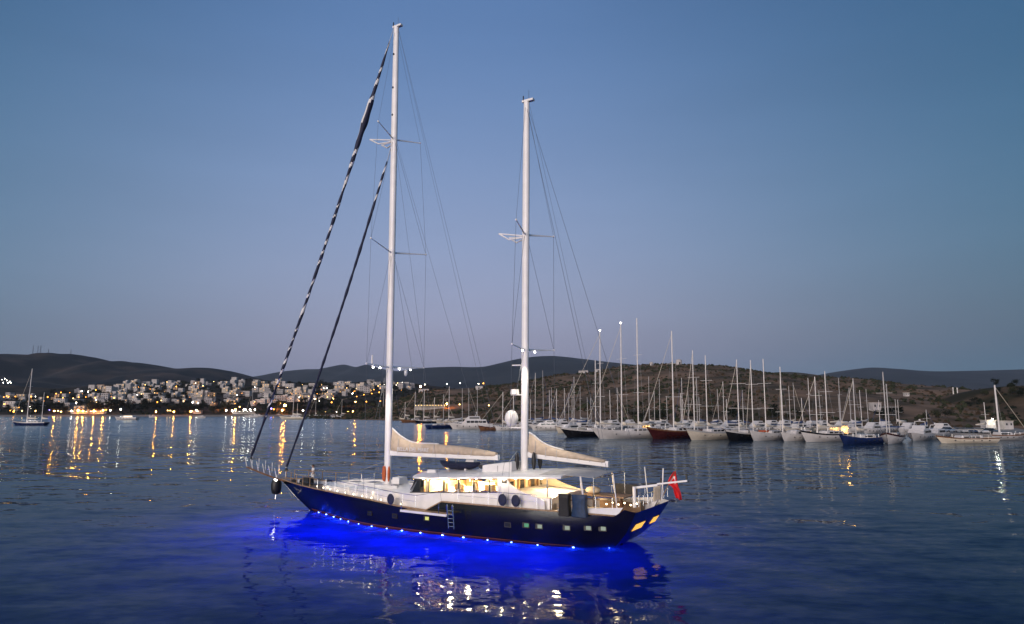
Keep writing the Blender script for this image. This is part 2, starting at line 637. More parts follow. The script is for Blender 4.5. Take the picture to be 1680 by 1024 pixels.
# ------------------------------------------------------------------ the large yacht (local x forward from the stern, y to port, z up from the waterline)
YAW = R(180 - 31)
YPOS = Vector((8.08, 45.4, 0))
yacht = thing('sailing_yacht', 'large two-masted sailing yacht with navy hull, white deckhouse and blue underwater lights', 'yacht', YPOS, YAW)


def yw(t, b, z):
    return YPOS + Matrix.Rotation(YAW, 3, 'Z') @ Vector((t, b, z))


STERN = [(-2, 6), (-.6, 3), (0, 1.3), (.3, .75), (1.2, -.2), (2.25, -.9), (2.95, -1.3)]
STEM = [(-2, 25.5), (-1, 28), (0, 29.7), (1, 31.4), (2.4, 33.5), (2.7, 33.9)]
UB = [(0, 3.05), (.04, 3.15), (.12, 3.35), (.25, 3.6), (.45, 3.72), (.57, 3.65), (.68, 3.35), (.78, 2.75), (.86, 2.0), (.93, 1.15), (.98, .42), (1, .10)]
UW = [(0, 1.0), (.04, 1.75), (.12, 2.6), (.25, 2.95), (.45, 3.3), (.57, 3.3), (.68, 3.0), (.78, 2.2), (.86, 1.3), (.93, .55), (.98, .13), (1, .03)]
UE = [(0, .38), (.04, .42), (.12, .45), (.25, .5), (.45, .5), (.62, .6), (.72, .85), (.86, 1.15), (1, 1.3)]
US = [(0, 2.60), (.022, 2.74), (.036, 2.28), (.1, 2.27), (.4, 2.3), (.407, 2.3), (.453, 1.62), (.53, 1.72), (.61, 1.95), (.75, 2.2), (.87, 2.32), (1, 2.52)]
UD = [(0, 1.75), (.165, 1.75), (.175, 1.95), (.4, 1.95), (.45, 1.42), (.6, 1.7), (.8, 2.0), (1, 2.2)]


def hx(u, z):
    return lerp(sinterp(z, STERN), sinterp(z, STEM), u)


def hy(u, z):
    W_, B_ = sinterp(u, UW), sinterp(u, UB)
    if z >= 0:
        return W_ + (B_ - W_) * (z / 2.3) ** interp(u, UE) - .13 * max(0.0, (z - 1.15) / 1.15) ** 2 * interp(u, [(0, 0), (.08, 1), (.6, 1), (.74, 0)])
    return W_ * math.sqrt(max(0.0, 1 - (z / -2.02) ** 2))


def u_of(t, z):
    a, b = sinterp(z, STERN), sinterp(z, STEM)
    return min(1, max(0, (t - a) / (b - a)))


def hb(t, z):
    return hy(u_of(t, z), z)


US_LIST = sorted(set([i / 60 for i in range(61)] + [.008, .022, .030, .036, .407, .43, .453, .47, .975, .99]))
hull = MB()
lv = [-2, -1.6, -1, -.5, -.2, 0, .12]
rings = []
for u in US_LIST:
    zs_ = interp(u, US)
    zz = lv + [lerp(.12, zs_, k / 9) for k in range(1, 10)]
    rings.append([(hx(u, z), hy(u, z), z) for z in zz])
hull.loft(rings, closed=False)
hull.loft([[(x, -y, z) for x, y, z in r] for r in rings], closed=False)
hull.build('hull', M['navy'], yacht, smooth=35)
tr_ = MB()
a_ = rings[0]
tr_.add([(x, y, z) for x, y, z in a_] + [(x, -y, z) for x, y, z in a_], [(i, i + 1, len(a_) + i + 1, len(a_) + i) for i in range(len(a_) - 1)])
tr_.build('transom', M['navy'], yacht)
for sgn, nm in ((1, 'boot_stripe'), (-1, 'boot_stripe')):
    mb = MB()
    mb.loft([[(hx(u, z), sgn * (hy(u, z) + .012), z) for z in (.145, .19)] for u in [i / 50 for i in range(4, 50)]], closed=False)
    mb.build(nm, M['redstripe'], yacht)
    mb = MB()
    mb.loft([[(hx(u, z), sgn * (hy(u, z) + .010), z) for z in (-.25, .0, .14)] for u in [i / 50 for i in range(4, 50)]], closed=False)
    mb.build('antifouling_band', M['antifoul'], yacht)
# deck sheet
dk = MB()
ul = [i / 60 for i in range(61)] + [.165, .175, .4, .45]
ul.sort()
row = [(hx(u, interp(u, UD)), hy(u, interp(u, UD)) - .04, interp(u, UD)) for u in ul]
dk.add([p for p in row] + [(x, -y, z) for x, y, z in row], [(i, i + 1, len(row) + i + 1, len(row) + i) for i in range(len(row) - 1)])
dk.build('deck', M['teak'], yacht, fix=False)
# cap rail on each side
for sgn in (1, -1):
    mb = MB()
    rg = []
    for u in [q for q in US_LIST if q >= .036]:
        z = interp(u, US)
        x, y = hx(u, z), hy(u, z)
        rg.append([(x, sgn * (y + .05), z + .005), (x, sgn * (y + .05), z + .07), (x, sgn * max(0, y - .14), z + .07), (x, sgn * max(0, y - .14), z + .005)])
    mb.loft(rg)
    mb.build('cap_rail', M['teak'], yacht)
    # inner bulwark face, pale
    mb = MB()
    mb.loft([[(hx(u, z), sgn * max(0.01, hy(u, z) - .06), z) for z in (interp(u, UD), interp(u, US))] for u in [q for q in US_LIST if q >= .02]], closed=False)
    mb.build('bulwark_lining', M['white'], yacht)
    # white quarter bulwark beside the aft deck
    mb = MB()
    rg = []
    for k in range(13):
        t = lerp(.35, 4.1, k / 12)
        z0, z1 = 2.36, lerp(2.80, 2.46, k / 12)
        b0 = hb(t, 2.27)
        rg.append([(t - .25 * (1 - k / 12), sgn * (b0 - .03), z0), (t - .55 * (1 - k / 12), sgn * (b0 - .18), z1), (t - .55 * (1 - k / 12), sgn * (b0 - .30), z1), (t, sgn * (b0 - .2), z0)])
    mb.loft(rg)
    mb.build('quarter_bulwark', M['white'], yacht)

# white trunk (raised deck) that carries the mast and the deckhouse
TT = [(4.9, 3.0), (8, 3.10), (12, 2.88), (17, 2.66), (21, 2.66), (24, 2.58), (27.4, 2.46)]
def trunk_b(t):
    b = hb(t, 2.2) - .52
    if t > 23:
        b = min(b, 2.05 * math.sqrt(max(0, 1 - ((t - 23) / 4.7) ** 2)) + .25)
    return b
rg = []
for k in range(47):
    t = lerp(4.9, 27.65, k / 46)
    b, z1 = trunk_b(t), sinterp(t, TT)
    z0 = interp(u_of(t, 2), UD) - .03
    rg.append([(t, b, z0), (t, b - .03, z1 - .14), (t, b - .08, z1 - .04), (t, b - .2, z1), (t, b * .5, z1 + .06), (t, 0, z1 + .09), (t, -b * .5, z1 + .06), (t, -b + .2, z1), (t, -b + .08, z1 - .04), (t, -b + .03, z1 - .14), (t, -b, z0)])
mb = MB()
mb.loft(rg, closed=False)
n_ = len(rg[0])
mb.add(rg[-1], [tuple(range(n_))])
mb.add(rg[0], [tuple(range(n_))])
mb.build('trunk', M['white'], yacht, smooth=40)
for t, b, sx, sy in ((22.6, 0, 1.0, 1.0), (24.6, 0, .8, .8), (19.4, 1.3, .7, .6), (19.4, -1.3, .7, .6)):
    h_ = MB().box((t, b, sinterp(t, TT) + .12), (sx, sy, .10), taper=.94).build('deck_hatch', M['white'], yacht)
    MB().box((t, b, sinterp(t, TT) + .18), (sx * .8, sy * .8, .03)).build('hatch_glass', M['darkglass'], h_)
# low white coaming on the fore part of the trunk
MB().loft([[(t, b_ - .05, sinterp(t, TT) + .02), (t, b_ - .05, sinterp(t, TT) + .22), (t, b_ + .05, sinterp(t, TT) + .22), (t, b_ + .05, sinterp(t, TT) + .02)] for t, b_ in ((26.2, .0), (25.9, .7), (25, 1.15), (22, 1.6), (18.6, 1.75))]).build('coaming', M['white'], yacht)
MB().loft([[(t, -b_ - .05, sinterp(t, TT) + .02), (t, -b_ - .05, sinterp(t, TT) + .22), (t, -b_ + .05, sinterp(t, TT) + .22), (t, -b_ + .05, sinterp(t, TT) + .02)] for t, b_ in ((26.2, .0), (25.9, .7), (25, 1.15), (22, 1.6), (18.6, 1.75))]).build('coaming', M['white'], yacht)

# deckhouse: windows in a band, roof above
def wb(t): return 2.69 + (16.2 - t) * .0625
def wt(t): return wb(t) + .90
HB = 2.95
PANES = [16.2, 15.46, 14.65, 13.34, 12.06, 10.78, 9.48, 8.70]
for sgn in (1, -1):
    for i in range(len(PANES) - 1):
        t0, t1 = PANES[i] - .035, PANES[i + 1] + .035
        mb = MB()
        sl = .42 if i == 0 else 0
        mb.prism([(t0, sgn * HB, wb(t0) + .05), (t0 - sl, sgn * (HB - .06), wt(t0) - .04), (t1, sgn * (HB - .06), wt(t1) - .04), (t1, sgn * HB, wb(t1) + .05)], (0, -sgn * .02, 0))
        mb.build('window_pane', M['darkglass'] if i == 0 else M['saloonglass'], yacht)
    for i, t in enumerate(PANES[1:]):
        MB().prism([(t + .035, sgn * (HB + .012), wb(t)), (t + .035, sgn * (HB - .05), wt(t)), (t - .035, sgn * (HB - .05), wt(t)), (t - .035, sgn * (HB + .012), wb(t))], (0, -sgn * .05, 0)).build('window_post', M['frame'], yacht)
    mb = MB()
    mb.loft([[(t, sgn * (HB + .02), wb(t) - .02), (t, sgn * (HB + .02), wb(t) + .055), (t, sgn * (HB - .06), wb(t) + .055), (t, sgn * (HB - .06), wb(t) - .02)] for t in (16.35, 12, 8.6)])
    mb.build('window_sill', M['frame'], yacht)
    mb = MB()
    mb.loft([[(t, sgn * (HB - .03), wt(t) - .05), (t, sgn * (HB - .03), wt(t) + .02), (t, sgn * (HB - .1), wt(t) + .02), (t, sgn * (HB - .1), wt(t) - .05)] for t in (15.9, 12, 8.6)])
    mb.build('window_head', M['frame'], yacht)
    # white panel under the windows
    MB().loft([[(t, sgn * (HB + .0), sinterp(t, TT) - .25), (t, sgn * (HB + .0), wb(t) - .018), (t, sgn * (HB - .12), wb(t) - .018), (t, sgn * (HB - .12), sinterp(t, TT) - .25)] for t in (16.4, 14, 11, 8.0)]).build('side_panel', M['white'], yacht)
    # sweeping wing panel aft of the windows
    wing = [(8.72, 2.5), (8.72, 4.08), (8.0, 4.12), (7.75, 3.78), (7.3, 3.50), (6.7, 3.30), (6.1, 3.13), (5.5, 3.0), (5.12, 2.86), (5.1, 2.3), (8.72, 2.3)]
    MB().prism([(t, sgn * 3.10, z) for t, z in wing], (0, -sgn * .12, 0)).build('wing_panel', M['white'] if sgn > 0 else M['cream'], yacht)
    MB().box((8.18, sgn * 3.105, 3.93), (.42, .02, .22)).build('air_vent', M['frame'], yacht)
# raked front windows (three dark panes in a frame)
fw = [(16.25, 2.9), (17.35, 1.75), (17.6, 0), (17.35, -1.75), (16.25, -2.9)]
for i in range(4):
    (t0, b0), (t1, b1) = fw[i], fw[i + 1]
    MB().prism([(t0, b0, 2.62), (t1, b1, 2.62), (t1 - .75, b1 * .94, 3.66), (t0 - .5, b0 * .97, 3.66)], (-.05, 0, 0)).build('windscreen_pane', M['darkglass'], yacht)
for (t0, b0) in fw:
    MB().tube((t0, b0, 2.6), (t0 - .68, b0 * .95, 3.68), .05, 6).build('windscreen_post', M['frame'], yacht)
# roof
RE = [(3.9, 4.33), (8.5, 4.10), (12.5, 3.88), (16.2, 3.66), (17.4, 3.55)]
rg = []
for k in range(37):
    t = lerp(3.9, 17.45, k / 36)
    e = sinterp(t, RE)
    b = 3.12 if t < 14 else 3.12 * math.sqrt(max(.0, 1 - ((t - 14) / 3.55) ** 2.4)) + .1
    rg.append([(t, b, e), (t, b, e + .10), (t, b - .12, e + .17), (t, b * .55, e + .30), (t, 0, e + .36), (t, -b * .55, e + .30), (t, -b + .12, e + .17), (t, -b, e + .10), (t, -b, e)])
mb = MB()
mb.loft(rg)
mb.build('deckhouse_roof', M['white'], yacht, smooth=35)
ROOF = lambda t: sinterp(t, RE) + .36
# saloon: floor, inner walls, furniture
MB().box((12.2, 0, 1.98), (9.0, 5.6, .06)).build('saloon_floor', M['brass'], yacht)
MB().prism([(8.74, -3.0, 2.0), (8.74, 3.0, 2.0), (8.74, 3.0, 4.08), (8.74, -3.0, 4.08)], (-.05, 0, 0)).build('saloon_bulkhead', M['cream'], yacht)
MB().box((15.2, 0, 2.9), (.06, 5.6, 1.5)).build('saloon_bulkhead', M['brass'], yacht)
for t, s in ((14.2, 1.2), (11.6, 2.6), (9.3, .8)):
    MB().box((t, -2.2, 2.75), (s, .5, 1.4)).build('saloon_cabinet', M['teakdark'], yacht)
for t in (13.0, 10.2):
    so = MB().box((t, -1.3, 2.55), (2.0, .8, .5)).build('saloon_sofa', M['cushion'], yacht)
    MB().box((t, -1.75, 2.95), (2.0, .2, .5)).build('sofa_back', M['cushion'], so)
for t in (14.9, 13.4, 12.1, 10.8, 9.5):
    MB().box((t, 2.78, 3.2), (.28, .05, .85)).build('curtain', M['cushion'], yacht)
for t in (12.0, 10.0):
    tb_ = MB().box((t, 1.2, 2.85), (1.3, .8, .06)).build('saloon_table', M['teakdark'], yacht)
    MB().tube((t, 1.2, 2.02), (t, 1.2, 2.83), .07).build('table_leg', M['teakdark'], tb_)
for t in (14.3, 12.6, 11.0, 9.6):
    lm_ = MB().tube((t, .6, 3.72 + (14.3 - t) * .06), (t, .6, 3.76 + (14.3 - t) * .06), .16, 10).build('ceiling_lamp', M['whitelamp'], yacht)
    lamp('saloon_light', lm_, (t, .6, 3.60 + (14.3 - t) * .06), 2000, (1.0, .78, .46), radius=.18)
for t, w_, h_ in ((14.0, .55, .62), (12.75, .9, .52), (11.35, .5, .70), (10.1, .95, .48), (9.15, .35, .75)):
    zb_ = wb(t)
    ch_ = MB().box((t, 2.05, zb_ - .25), (w_, .6, .6)).build('saloon_armchair', M['teakdark'], yacht)
    MB().box((t, 1.80, zb_ + h_ / 2 - .05), (w_, .14, h_), taper=.9).build('armchair_back', M['brass'], ch_)
for t in (13.9, 12.7, 11.4, 10.15):
    MB().box((t, -2.6, wt(t) - .28), (.8, .05, .34)).build('wall_panel', M['teakdark'], yacht)
# row of lights under the roof edge
for t in (15.1, 14.3, 13.2, 12.0, 10.5, 9.3, 8.3, 7.35, 6.4, 5.4):
    e = sinterp(t, RE)
    MB().tube((t, 3.02, e - .035), (t, 3.02, e - .003), .06, 8).build('soffit_lamp', M['whitelamp'], yacht)
for t in (15.1, 13.2, 11.4, 9.6, 8.3, 7.35, 6.4, 5.4):
    lamp('soffit_light', yacht, (t, 3.3, sinterp(t, RE) - .12), 14 if t > 9 else 16, (1.0, .80, .52), radius=.05)
# aft saloon doors and cockpit
for b, w in ((-1.5, 1.0), (0.0, 1.0), (1.5, 1.0)):
    d_ = MB().box((8.6, b, 3.0), (.04, w, 1.9)).build('door', M['brass'], yacht)
    MB().box((8.57, b, 3.2), (.03, w * .55, 1.1)).build('door_glass', M['darkglass'], d_)
for b, z in ((-2.3, 3.3), (2.3, 3.3)):
    MB().box((8.6, b, z), (.05, .22, 1.3)).build('door_post', M['teakdark'], yacht)
for sgn in (1, -1):
    so = MB().box((6.1, sgn * 2.2, 2.35), (2.4, .8, .45)).build('cockpit_sofa', M['cushion'], yacht)
    MB().box((6.1, sgn * 2.62, 2.75), (2.4, .2, .55)).build('sofa_back', M['cushion'], so)
    for k in range(3):
        MB().ball((5.3 + k * .8, sgn * 2.45, 2.82), (.26, .12, .24), 8, 6).build('sofa_cushion', M['shirt'], so, smooth='all')
tb_ = MB().box((5.8, 0, 2.55), (2.0, 1.2, .07)).build('cockpit_table', M['teakdark'], yacht)
MB().tube((5.8, 0, 1.78), (5.8, 0, 2.52), .1).build('table_leg', M['steel'], tb_)
# aft dining table under the awning and benches
tb_ = MB().box((2.3, -.6, 3.02), (3.0, 1.7, .09)).build('aft_table', M['teak'], yacht)
for dx in (-1, 1):
    MB().tube((2.3 + dx, -.6, 1.77), (2.3 + dx, -.6, 2.98), .09).build('table_leg', M['teakdark'], tb_)
MB().ball((3.4, -.7, 3.28), (.55, .5, .25), 10, 6).build('folded_cover', M['cushion'], yacht, smooth='all')
for sgn in (1, -1):
    so = MB().box((2.0, sgn * 2.35, 2.15), (3.0, .7, .65)).build('aft_bench', M['teak'], yacht)
    MB().box((2.0, sgn * 2.35, 2.52), (3.0, .7, .12)).build('bench_cushion', M['cushion'], so)
lm_ = MB().tube((5.6, 0, 4.22), (5.6, 0, 4.27), .14, 10).build('cockpit_lamp', M['whitelamp'], yacht)
lamp('cockpit_light', lm_, (5.9, 0, 4.05), 650, (1.0, .70, .36), radius=.2)
lamp('cockpit_light', lm_, (4.6, 1.6, 4.0), 50, (1.0, .70, .36), radius=.2)
# awning
AW = []
for t, z in ((5.75, 4.54), (4.7, 4.60), (3.6, 4.61), (2.6, 4.58), (1.75, 4.54)):
    AW.append([(t, 2.65, z - .08), (t - .1, 1.4, z + .07), (t - .15, 0, z + .12), (t - .1, -1.4, z + .07), (t, -2.65, z - .08)])
mb = MB()
mb.loft([r + [(x, y, z - .02) for x, y, z in reversed(r)] for r in AW])
mb.build('awning', M['awning'], yacht, smooth=30)
for t, b in ((2.75, 2.55), (1.85, 2.6), (2.75, -2.55), (1.85, -2.6), (5.2, 2.55), (5.2, -2.55)):
    MB().tube((t - .25 if t == 2.75 else t, b, 2.35), (t + (.05 if t == 2.75 else 0), b, 4.52), .045 if t != 2.75 else .06).build('awning_post', M['steel'] if t != 2.75 else M['mast'], yacht)
MB().tube((1.8, 2.6, 4.42), (1.8, -2.6, 4.42), .03).build('awning_bar', M['steel'], yacht)
# roof furniture: console box with steps and rails
MB().loft([[(t, b, z) for b, z in ((1.2, ROOF(t) - .12), (1.15, z1), (-1.15, z1), (-1.2, ROOF(t) - .12))] for t, z1 in ((11.2, 4.70), (11.0, 4.76), (9.0, 5.02), (8.75, 5.02))]).build('flybridge_console', M['white'], yacht)
MB().box((9.9, 1.18, 4.45), (.02, .03, .6)).build('console_seam', M['frame'], yacht)
MB().box((11.35, .9, 4.62), (.5, .35, .22)).build('console_screen', M['black'], yacht)
for b in (.5, -.5):
    MB().path([(9.4, b, 5.0), (8.75, b, 5.75), (8.7, b, 5.0)], .03).build('flybridge_rail', M['steel'], yacht)
for k in range(3):
    MB().tube((9.2 - .2 * k, .5, 5.2 + .22 * k), (9.2 - .2 * k, -.5, 5.2 + .22 * k), .025).build('flybridge_rail', M['steel'], yacht)
for t, b in ((8.75, .42), (8.72, -.45), (7.4, .40), (7.35, -.42)):
    MB().ball((t, b, ROOF(t) + .62), (.17, .17, .62), 8, 8).build('line_bag', M['black'], yacht, smooth='all')
for t, b in ((17.0, 1.2), (16.7, 1.3)):
    MB().tube((t, b, ROOF(t) - .30), (t, b, ROOF(t) - .06), .09, 8).build('navigation_light', M['red'], yacht)
MB().box((15.6, 1.2, ROOF(15.6) + .02), (.9, .55, .26), taper=.8).build('roof_locker', M['white'], yacht)

# masts
def mast_part(name, t, z0, z1, rake, rx, ry):
    rg = []
    for z in (z0, z0 + .3, lerp(z0, z1, .4), lerp(z0, z1, .8), z1):
        k = 1 if z < lerp(z0, z1, .85) else .82
        x = t + rake * (z - z0)
        rg.append([(x + rx * k * math.cos(2 * math.pi * i / 14), ry * k * math.sin(2 * math.pi * i / 14), z) for i in range(14)])
    mb = MB()
    mb.loft(rg)
    return mb.build(name, M['mast'], yacht, smooth=50)


MR, ZR = .006, -.010
main = mast_part('main_mast', 21.12, 2.7, 42.1, MR, .31, .24)
mizz = mast_part('mizzen_mast', 8.40, 4.35, 32.0, ZR, .28, .22)
mx_ = lambda z: 21.12 + MR * (z - 2.7)
zx_ = lambda z: 8.40 + ZR * (z - 4.35)
for parent, fx, z in ((main, mx_, 42.1), (mizz, zx_, 32.0)):
    MB().box((fx(z) - .15, 0, z + .06), (.95, .32, .16)).build('mast_head', M['mast'], parent)
    MB().tube((fx(z) - .2, 0, z + .1), (fx(z) - .2, 0, z + .9), .015, 4).build('antenna', M['wire'], parent)
    MB().tube((fx(z) + .2, .15, z + .1), (fx(z) + .2, .15, z + .45), .05, 6).build('masthead_light', M['black'], parent)
for z in (39.5, 36.4, 33.9):
    MB().ball((mx_(z) + .05, .25, z), (.09, .05, .1), 6, 4).build('mast_fitting', M['black'], main)
SPR = [(main, mx_, 12.1, 3.55, .75, .10), (main, mx_, 21.75, 3.5, .85, .40), (main, mx_, 31.75, 2.75, .65, .45),
       (mizz, zx_, 13.0, 3.1, .75, .15), (mizz, zx_, 21.6, 2.85, .85, .35)]
tips = {}
for parent, fx, z, L_, sw, up in SPR:
    for sgn in (1, -1):
        tip = (fx(z) - sw, sgn * L_, z + up)
        mb = MB()
        mb.tube((fx(z), sgn * .15, z), tip, .13, 8, .065, sq=.45)
        mb.ball(tip, .09, 6, 4)
        mb.build('spreader', M['mast'], parent)
        tips[(parent.name, z, sgn)] = tip
for parent, fx, z, ln in ((main, mx_, 31.75, 2.1), (mizz, zx_, 21.6, 1.9)):
    for sgn in (1, -1):
        MB().path([(fx(z) + .2, sgn * .2, z - .1), (fx(z) + ln, sgn * .75, z + .15), (fx(z) + ln * .6, sgn * .55, z - .35), (fx(z) + .2, sgn * .2, z - .25)], .055).build('jumper_strut', M['mast'], parent)
# deck floodlights on the lower spreaders
for fx, z, b, parent in ((mx_, 12.1, 1.5, main), (mx_, 12.1, 2.3, main), (mx_, 12.1, -.9, main), (mx_, 12.1, -2.3, main), (zx_, 13.0, .9, mizz), (zx_, 13.0, -.9, mizz)):
    fl_ = MB().ball((fx(z) - .3, b, z - .12), (.075, .075, .06), 8, 5).build('flood_lamp', M['whitelamp'], parent)
    if abs(b) < 2:
        lamp('flood_light', fl_, (fx(z) - .3, b, z - .25), 1100, (1.0, .88, .70), 'SPOT', .1, (0, 0, 0), R(75), .8)
MB().ball((mx_(12) - .3, -1.7, 11.7), (.16, .16, .3), 8, 6).build('horn', M['white'], main)
MB().tube((mx_(12) + .2, 1.9, 12.1), (mx_(12) + .2, 1.9, 13.0), .07).build('wind_sensor', M['white'], main)
# radar bracket and domes on the mizzen
for z, w in ((9.75, .9), (11.9, .7)):
    br = MB().box((zx_(z) + .65, 0, z), (w, .35, .07)).build('radar_bracket', M['mast'], mizz)
rd = MB().tube((zx_(9.8) + .85, 0, 9.8), (zx_(9.8) + .85, 0, 10.15), .34, 12, .30).build('radar', M['white'], mizz, smooth=40)
dm = MB().ball((zx_(8) + 1.05, .1, 8.05), (.50, .50, .62), 14, 10).build('satellite_dome', M['white'], mizz, smooth='all')
MB().box((zx_(8) + .65, .05, 7.40), (1.0, .3, .08)).build('dome_bracket', M['mast'], mizz)
# rope coils on the main mast
for dx, dy in ((.33, .12), (.30, -.15), (.05, .30), (-.28, .18)):
    MB().ball((21.12 + dx, dy, 3.55), (.12, .12, .62), 8, 8).build('rope_coil', M['orange'], main, smooth='all')
MB().box((20.1, -.3, 3.05), (.8, 1.1, .5), taper=.85).build('deck_locker', M['white'], yacht)

# booms and their stowed sails
def boom(fx, t1, z0, z1, top, parent_mast, name_text=None):
    t0 = fx(z0) - .35
    mb = MB()
    mb.loft([[(t, b, lerp(z0, z1, (t0 - t) / (t0 - t1)) + dz) for b, dz in ((.13, -.02), (.17, .16), (.13, .36), (-.13, .36), (-.17, .16), (-.13, -.02))] for t in (t0, t0 - 1.2, lerp(t0, t1, .5), t1 + .5, t1)])
    bo = mb.build('boom', M['mast'], yacht, smooth=30)
    n = len(top)
    rg = []
    for i, (t, zt) in enumerate(top):
        zb_ = lerp(z0, z1, (t0 - t) / (t0 - t1)) + .22
        h_ = zt - zb_
        w_ = .30 if i not in (0, n - 1) else .16
        ring = []
        for k in range(14):
            a = 2 * math.pi * k / 14
            zz = (1 - math.cos(a)) / 2
            wob = .03 * math.sin(t * 7 + k) + .025 * math.sin(t * 17 + k * 2)
            bb = math.sin(a) * w_ * (1.15 - .75 * zz * min(1.2, h_ / 1.2)) + wob * math.sin(a)
            ring.append((t, bb, zb_ + h_ * zz))
        rg.append(ring)
    mb = MB()
    mb.loft(rg)
    cv = mb.build('sail_cover', M['canvas'], bo, smooth=60)
    MB().path([(t, 0, zt + .03) for t, zt in top[:max(3, n // 2)]], .05).build('sail_edge', M['whitecloth'], cv)
    for k in range(3, n - 1, 4):
        tt, zt = top[k]
        zb_ = lerp(z0, z1, (t0 - tt) / (t0 - t1)) + .20
        st_ = MB()
        st_.loft([[(tt + dx, c * (.33 - .12 * q), lerp(zb_, zt + .03, q)) for dx, c in ((-.02, 1), (.02, 1), (.02, .96), (-.02, .96))] for q in (0, .3, .6, .85)])
        st_.loft([[(tt + dx, -c * (.33 - .12 * q), lerp(zb_, zt + .03, q)) for dx, c in ((-.02, 1), (.02, 1), (.02, .96), (-.02, .96))] for q in (0, .3, .6, .85)])
        st_.build('sail_strap', M['awning'], cv)
    return bo, cv


def dens(tab, n):
    return [(lerp(tab[0][0], tab[-1][0], k / n), sinterp(lerp(tab[0][0], tab[-1][0], k / n), sorted(tab))) for k in range(n + 1)]


bo, cv = boom(mx_, 10.55, 5.02, 5.05, dens([(20.75, 7.15), (20.2, 6.75), (19.6, 6.42), (18.8, 6.12), (18.0, 6.02), (16.5, 6.02), (15.0, 5.98), (13.0, 5.86), (10.75, 5.58)], 34), main)
fc = bpy.data.curves.new('sail_lettering', 'FONT')
fc.body = 'BELLA DEL MARE'
fc.size, fc.extrude = .42, .004
tx = bpy.data.objects.new('sail_lettering', fc)
COL.objects.link(tx)
bpy.context.view_layer.update()
tm = bpy.data.meshes.new_from_object(tx.evaluated_get(bpy.context.evaluated_depsgraph_get()))
bpy.data.objects.remove(tx)
tm.materials.clear()
tm.materials.append(M['whitecloth'])
tx = link('lettering', tm, cv)
tx.rotation_euler = (R(90 - 8), 0, R(180))
tx.location = (19.9, .385, 5.42)
bo2, cv2 = boom(zx_, 1.9, 5.35, 4.95, dens([(8.0, 7.05), (7.6, 6.85), (7.2, 6.55), (6.6, 6.25), (5.8, 6.02), (4.6, 5.82), (3.4, 5.62), (2.1, 5.40)], 28), mizz)
for t, z, p in ((11, 5.1, bo), (14.5, 5.1, bo), (2.6, 5.1, bo2)):
    MB().tube((t, 0, z), (t - .3, 0, ROOF(min(t, 16)) + .05 if t > 4 else 4.75), .03).build('sheet_block', M['wire'], p)

# furled headsails: a navy cover with a white spiral on the outer one
def furled(name, p, q, prof, striped, turns=30):
    p, q = Vector(p), Vector(q)
    ax = (q - p).normalized()
    a = ax.orthogonal().normalized()
    b = ax.cross(a)
    nseg, ns = 240, 12
    rg = []
    sag = (q - p).length * .004
    for k in range(nseg + 1):
        s = k / nseg
        c = p.lerp(q, s) - Vector((.35, 0, 1)) * sag * math.sin(math.pi * s) * 4
        r = sinterp(s, prof) * (1 + .10 * math.sin(s * 140) + .12 * math.sin(s * 53 + 1))
        rg.append([c + a * math.cos(2 * math.pi * i / ns) * r + b * math.sin(2 * math.pi * i / ns) * r for i in range(ns)])
    mb = MB()
    mb.loft(rg)
    idx = []
    for k in range(nseg):
        s = k / nseg
        for i in range(ns):
            on = 0
            if striped:
                ph = (s * turns + .35 * math.sin(s * 23) + .2 * math.sin(s * 61) - i / ns) % 1.0
                on = 1 if ph < (.27 + .12 * math.sin(s * 37) if s > .10 else .0) else 0
                if .78 < s < .87:
                    on = 1 if ((i / ns - s * 2.0) % 1.0) < .45 else 0
            elif s > .86:
                on = 1 if ((s * turns - i / ns) % 1.0) < .35 else 0
            idx.append(on)
    mb.m = idx + [0, 0]
    return mb.build(name, [M['navycloth'], M['whitecloth']], yacht, smooth='all')


furled('furled_genoa', (37.75, 0, 4.35), (mx_(41) + .75, 0, 41.0), [(0, .09), (.02, .11), (.3, .125), (.6, .13), (.72, .14), (.77, .22), (.82, .27), (.88, .20), (.94, .11), (1, .05)], True)
furled('furled_staysail', (32.95, 0, 3.55), (mx_(30) + .75, 0, 29.9), [(0, .09), (.3, .10), (.8, .11), (.95, .09), (1, .05)], False, 24)
for t, z in ((37.78, 4.15), (32.97, 3.35)):
    MB().tube((t, 0, z - .2), (t, 0, z + .1), .16, 10, .1).build('furling_drum', M['black'], yacht)
for p, q in (((37.82, 0, 3.4), (37.75, 0, 4.4)), ((mx_(41) + .75, 0, 41.0), (mx_(42) + .3, 0, 42.1)), ((32.99, 0, 2.4), (32.95, 0, 3.6)), ((mx_(30) + .75, 0, 29.9), (mx_(31) + .2, 0, 31.6))):
    MB().tube(p, q, .025, 5).build('stay', M['wire'], yacht)
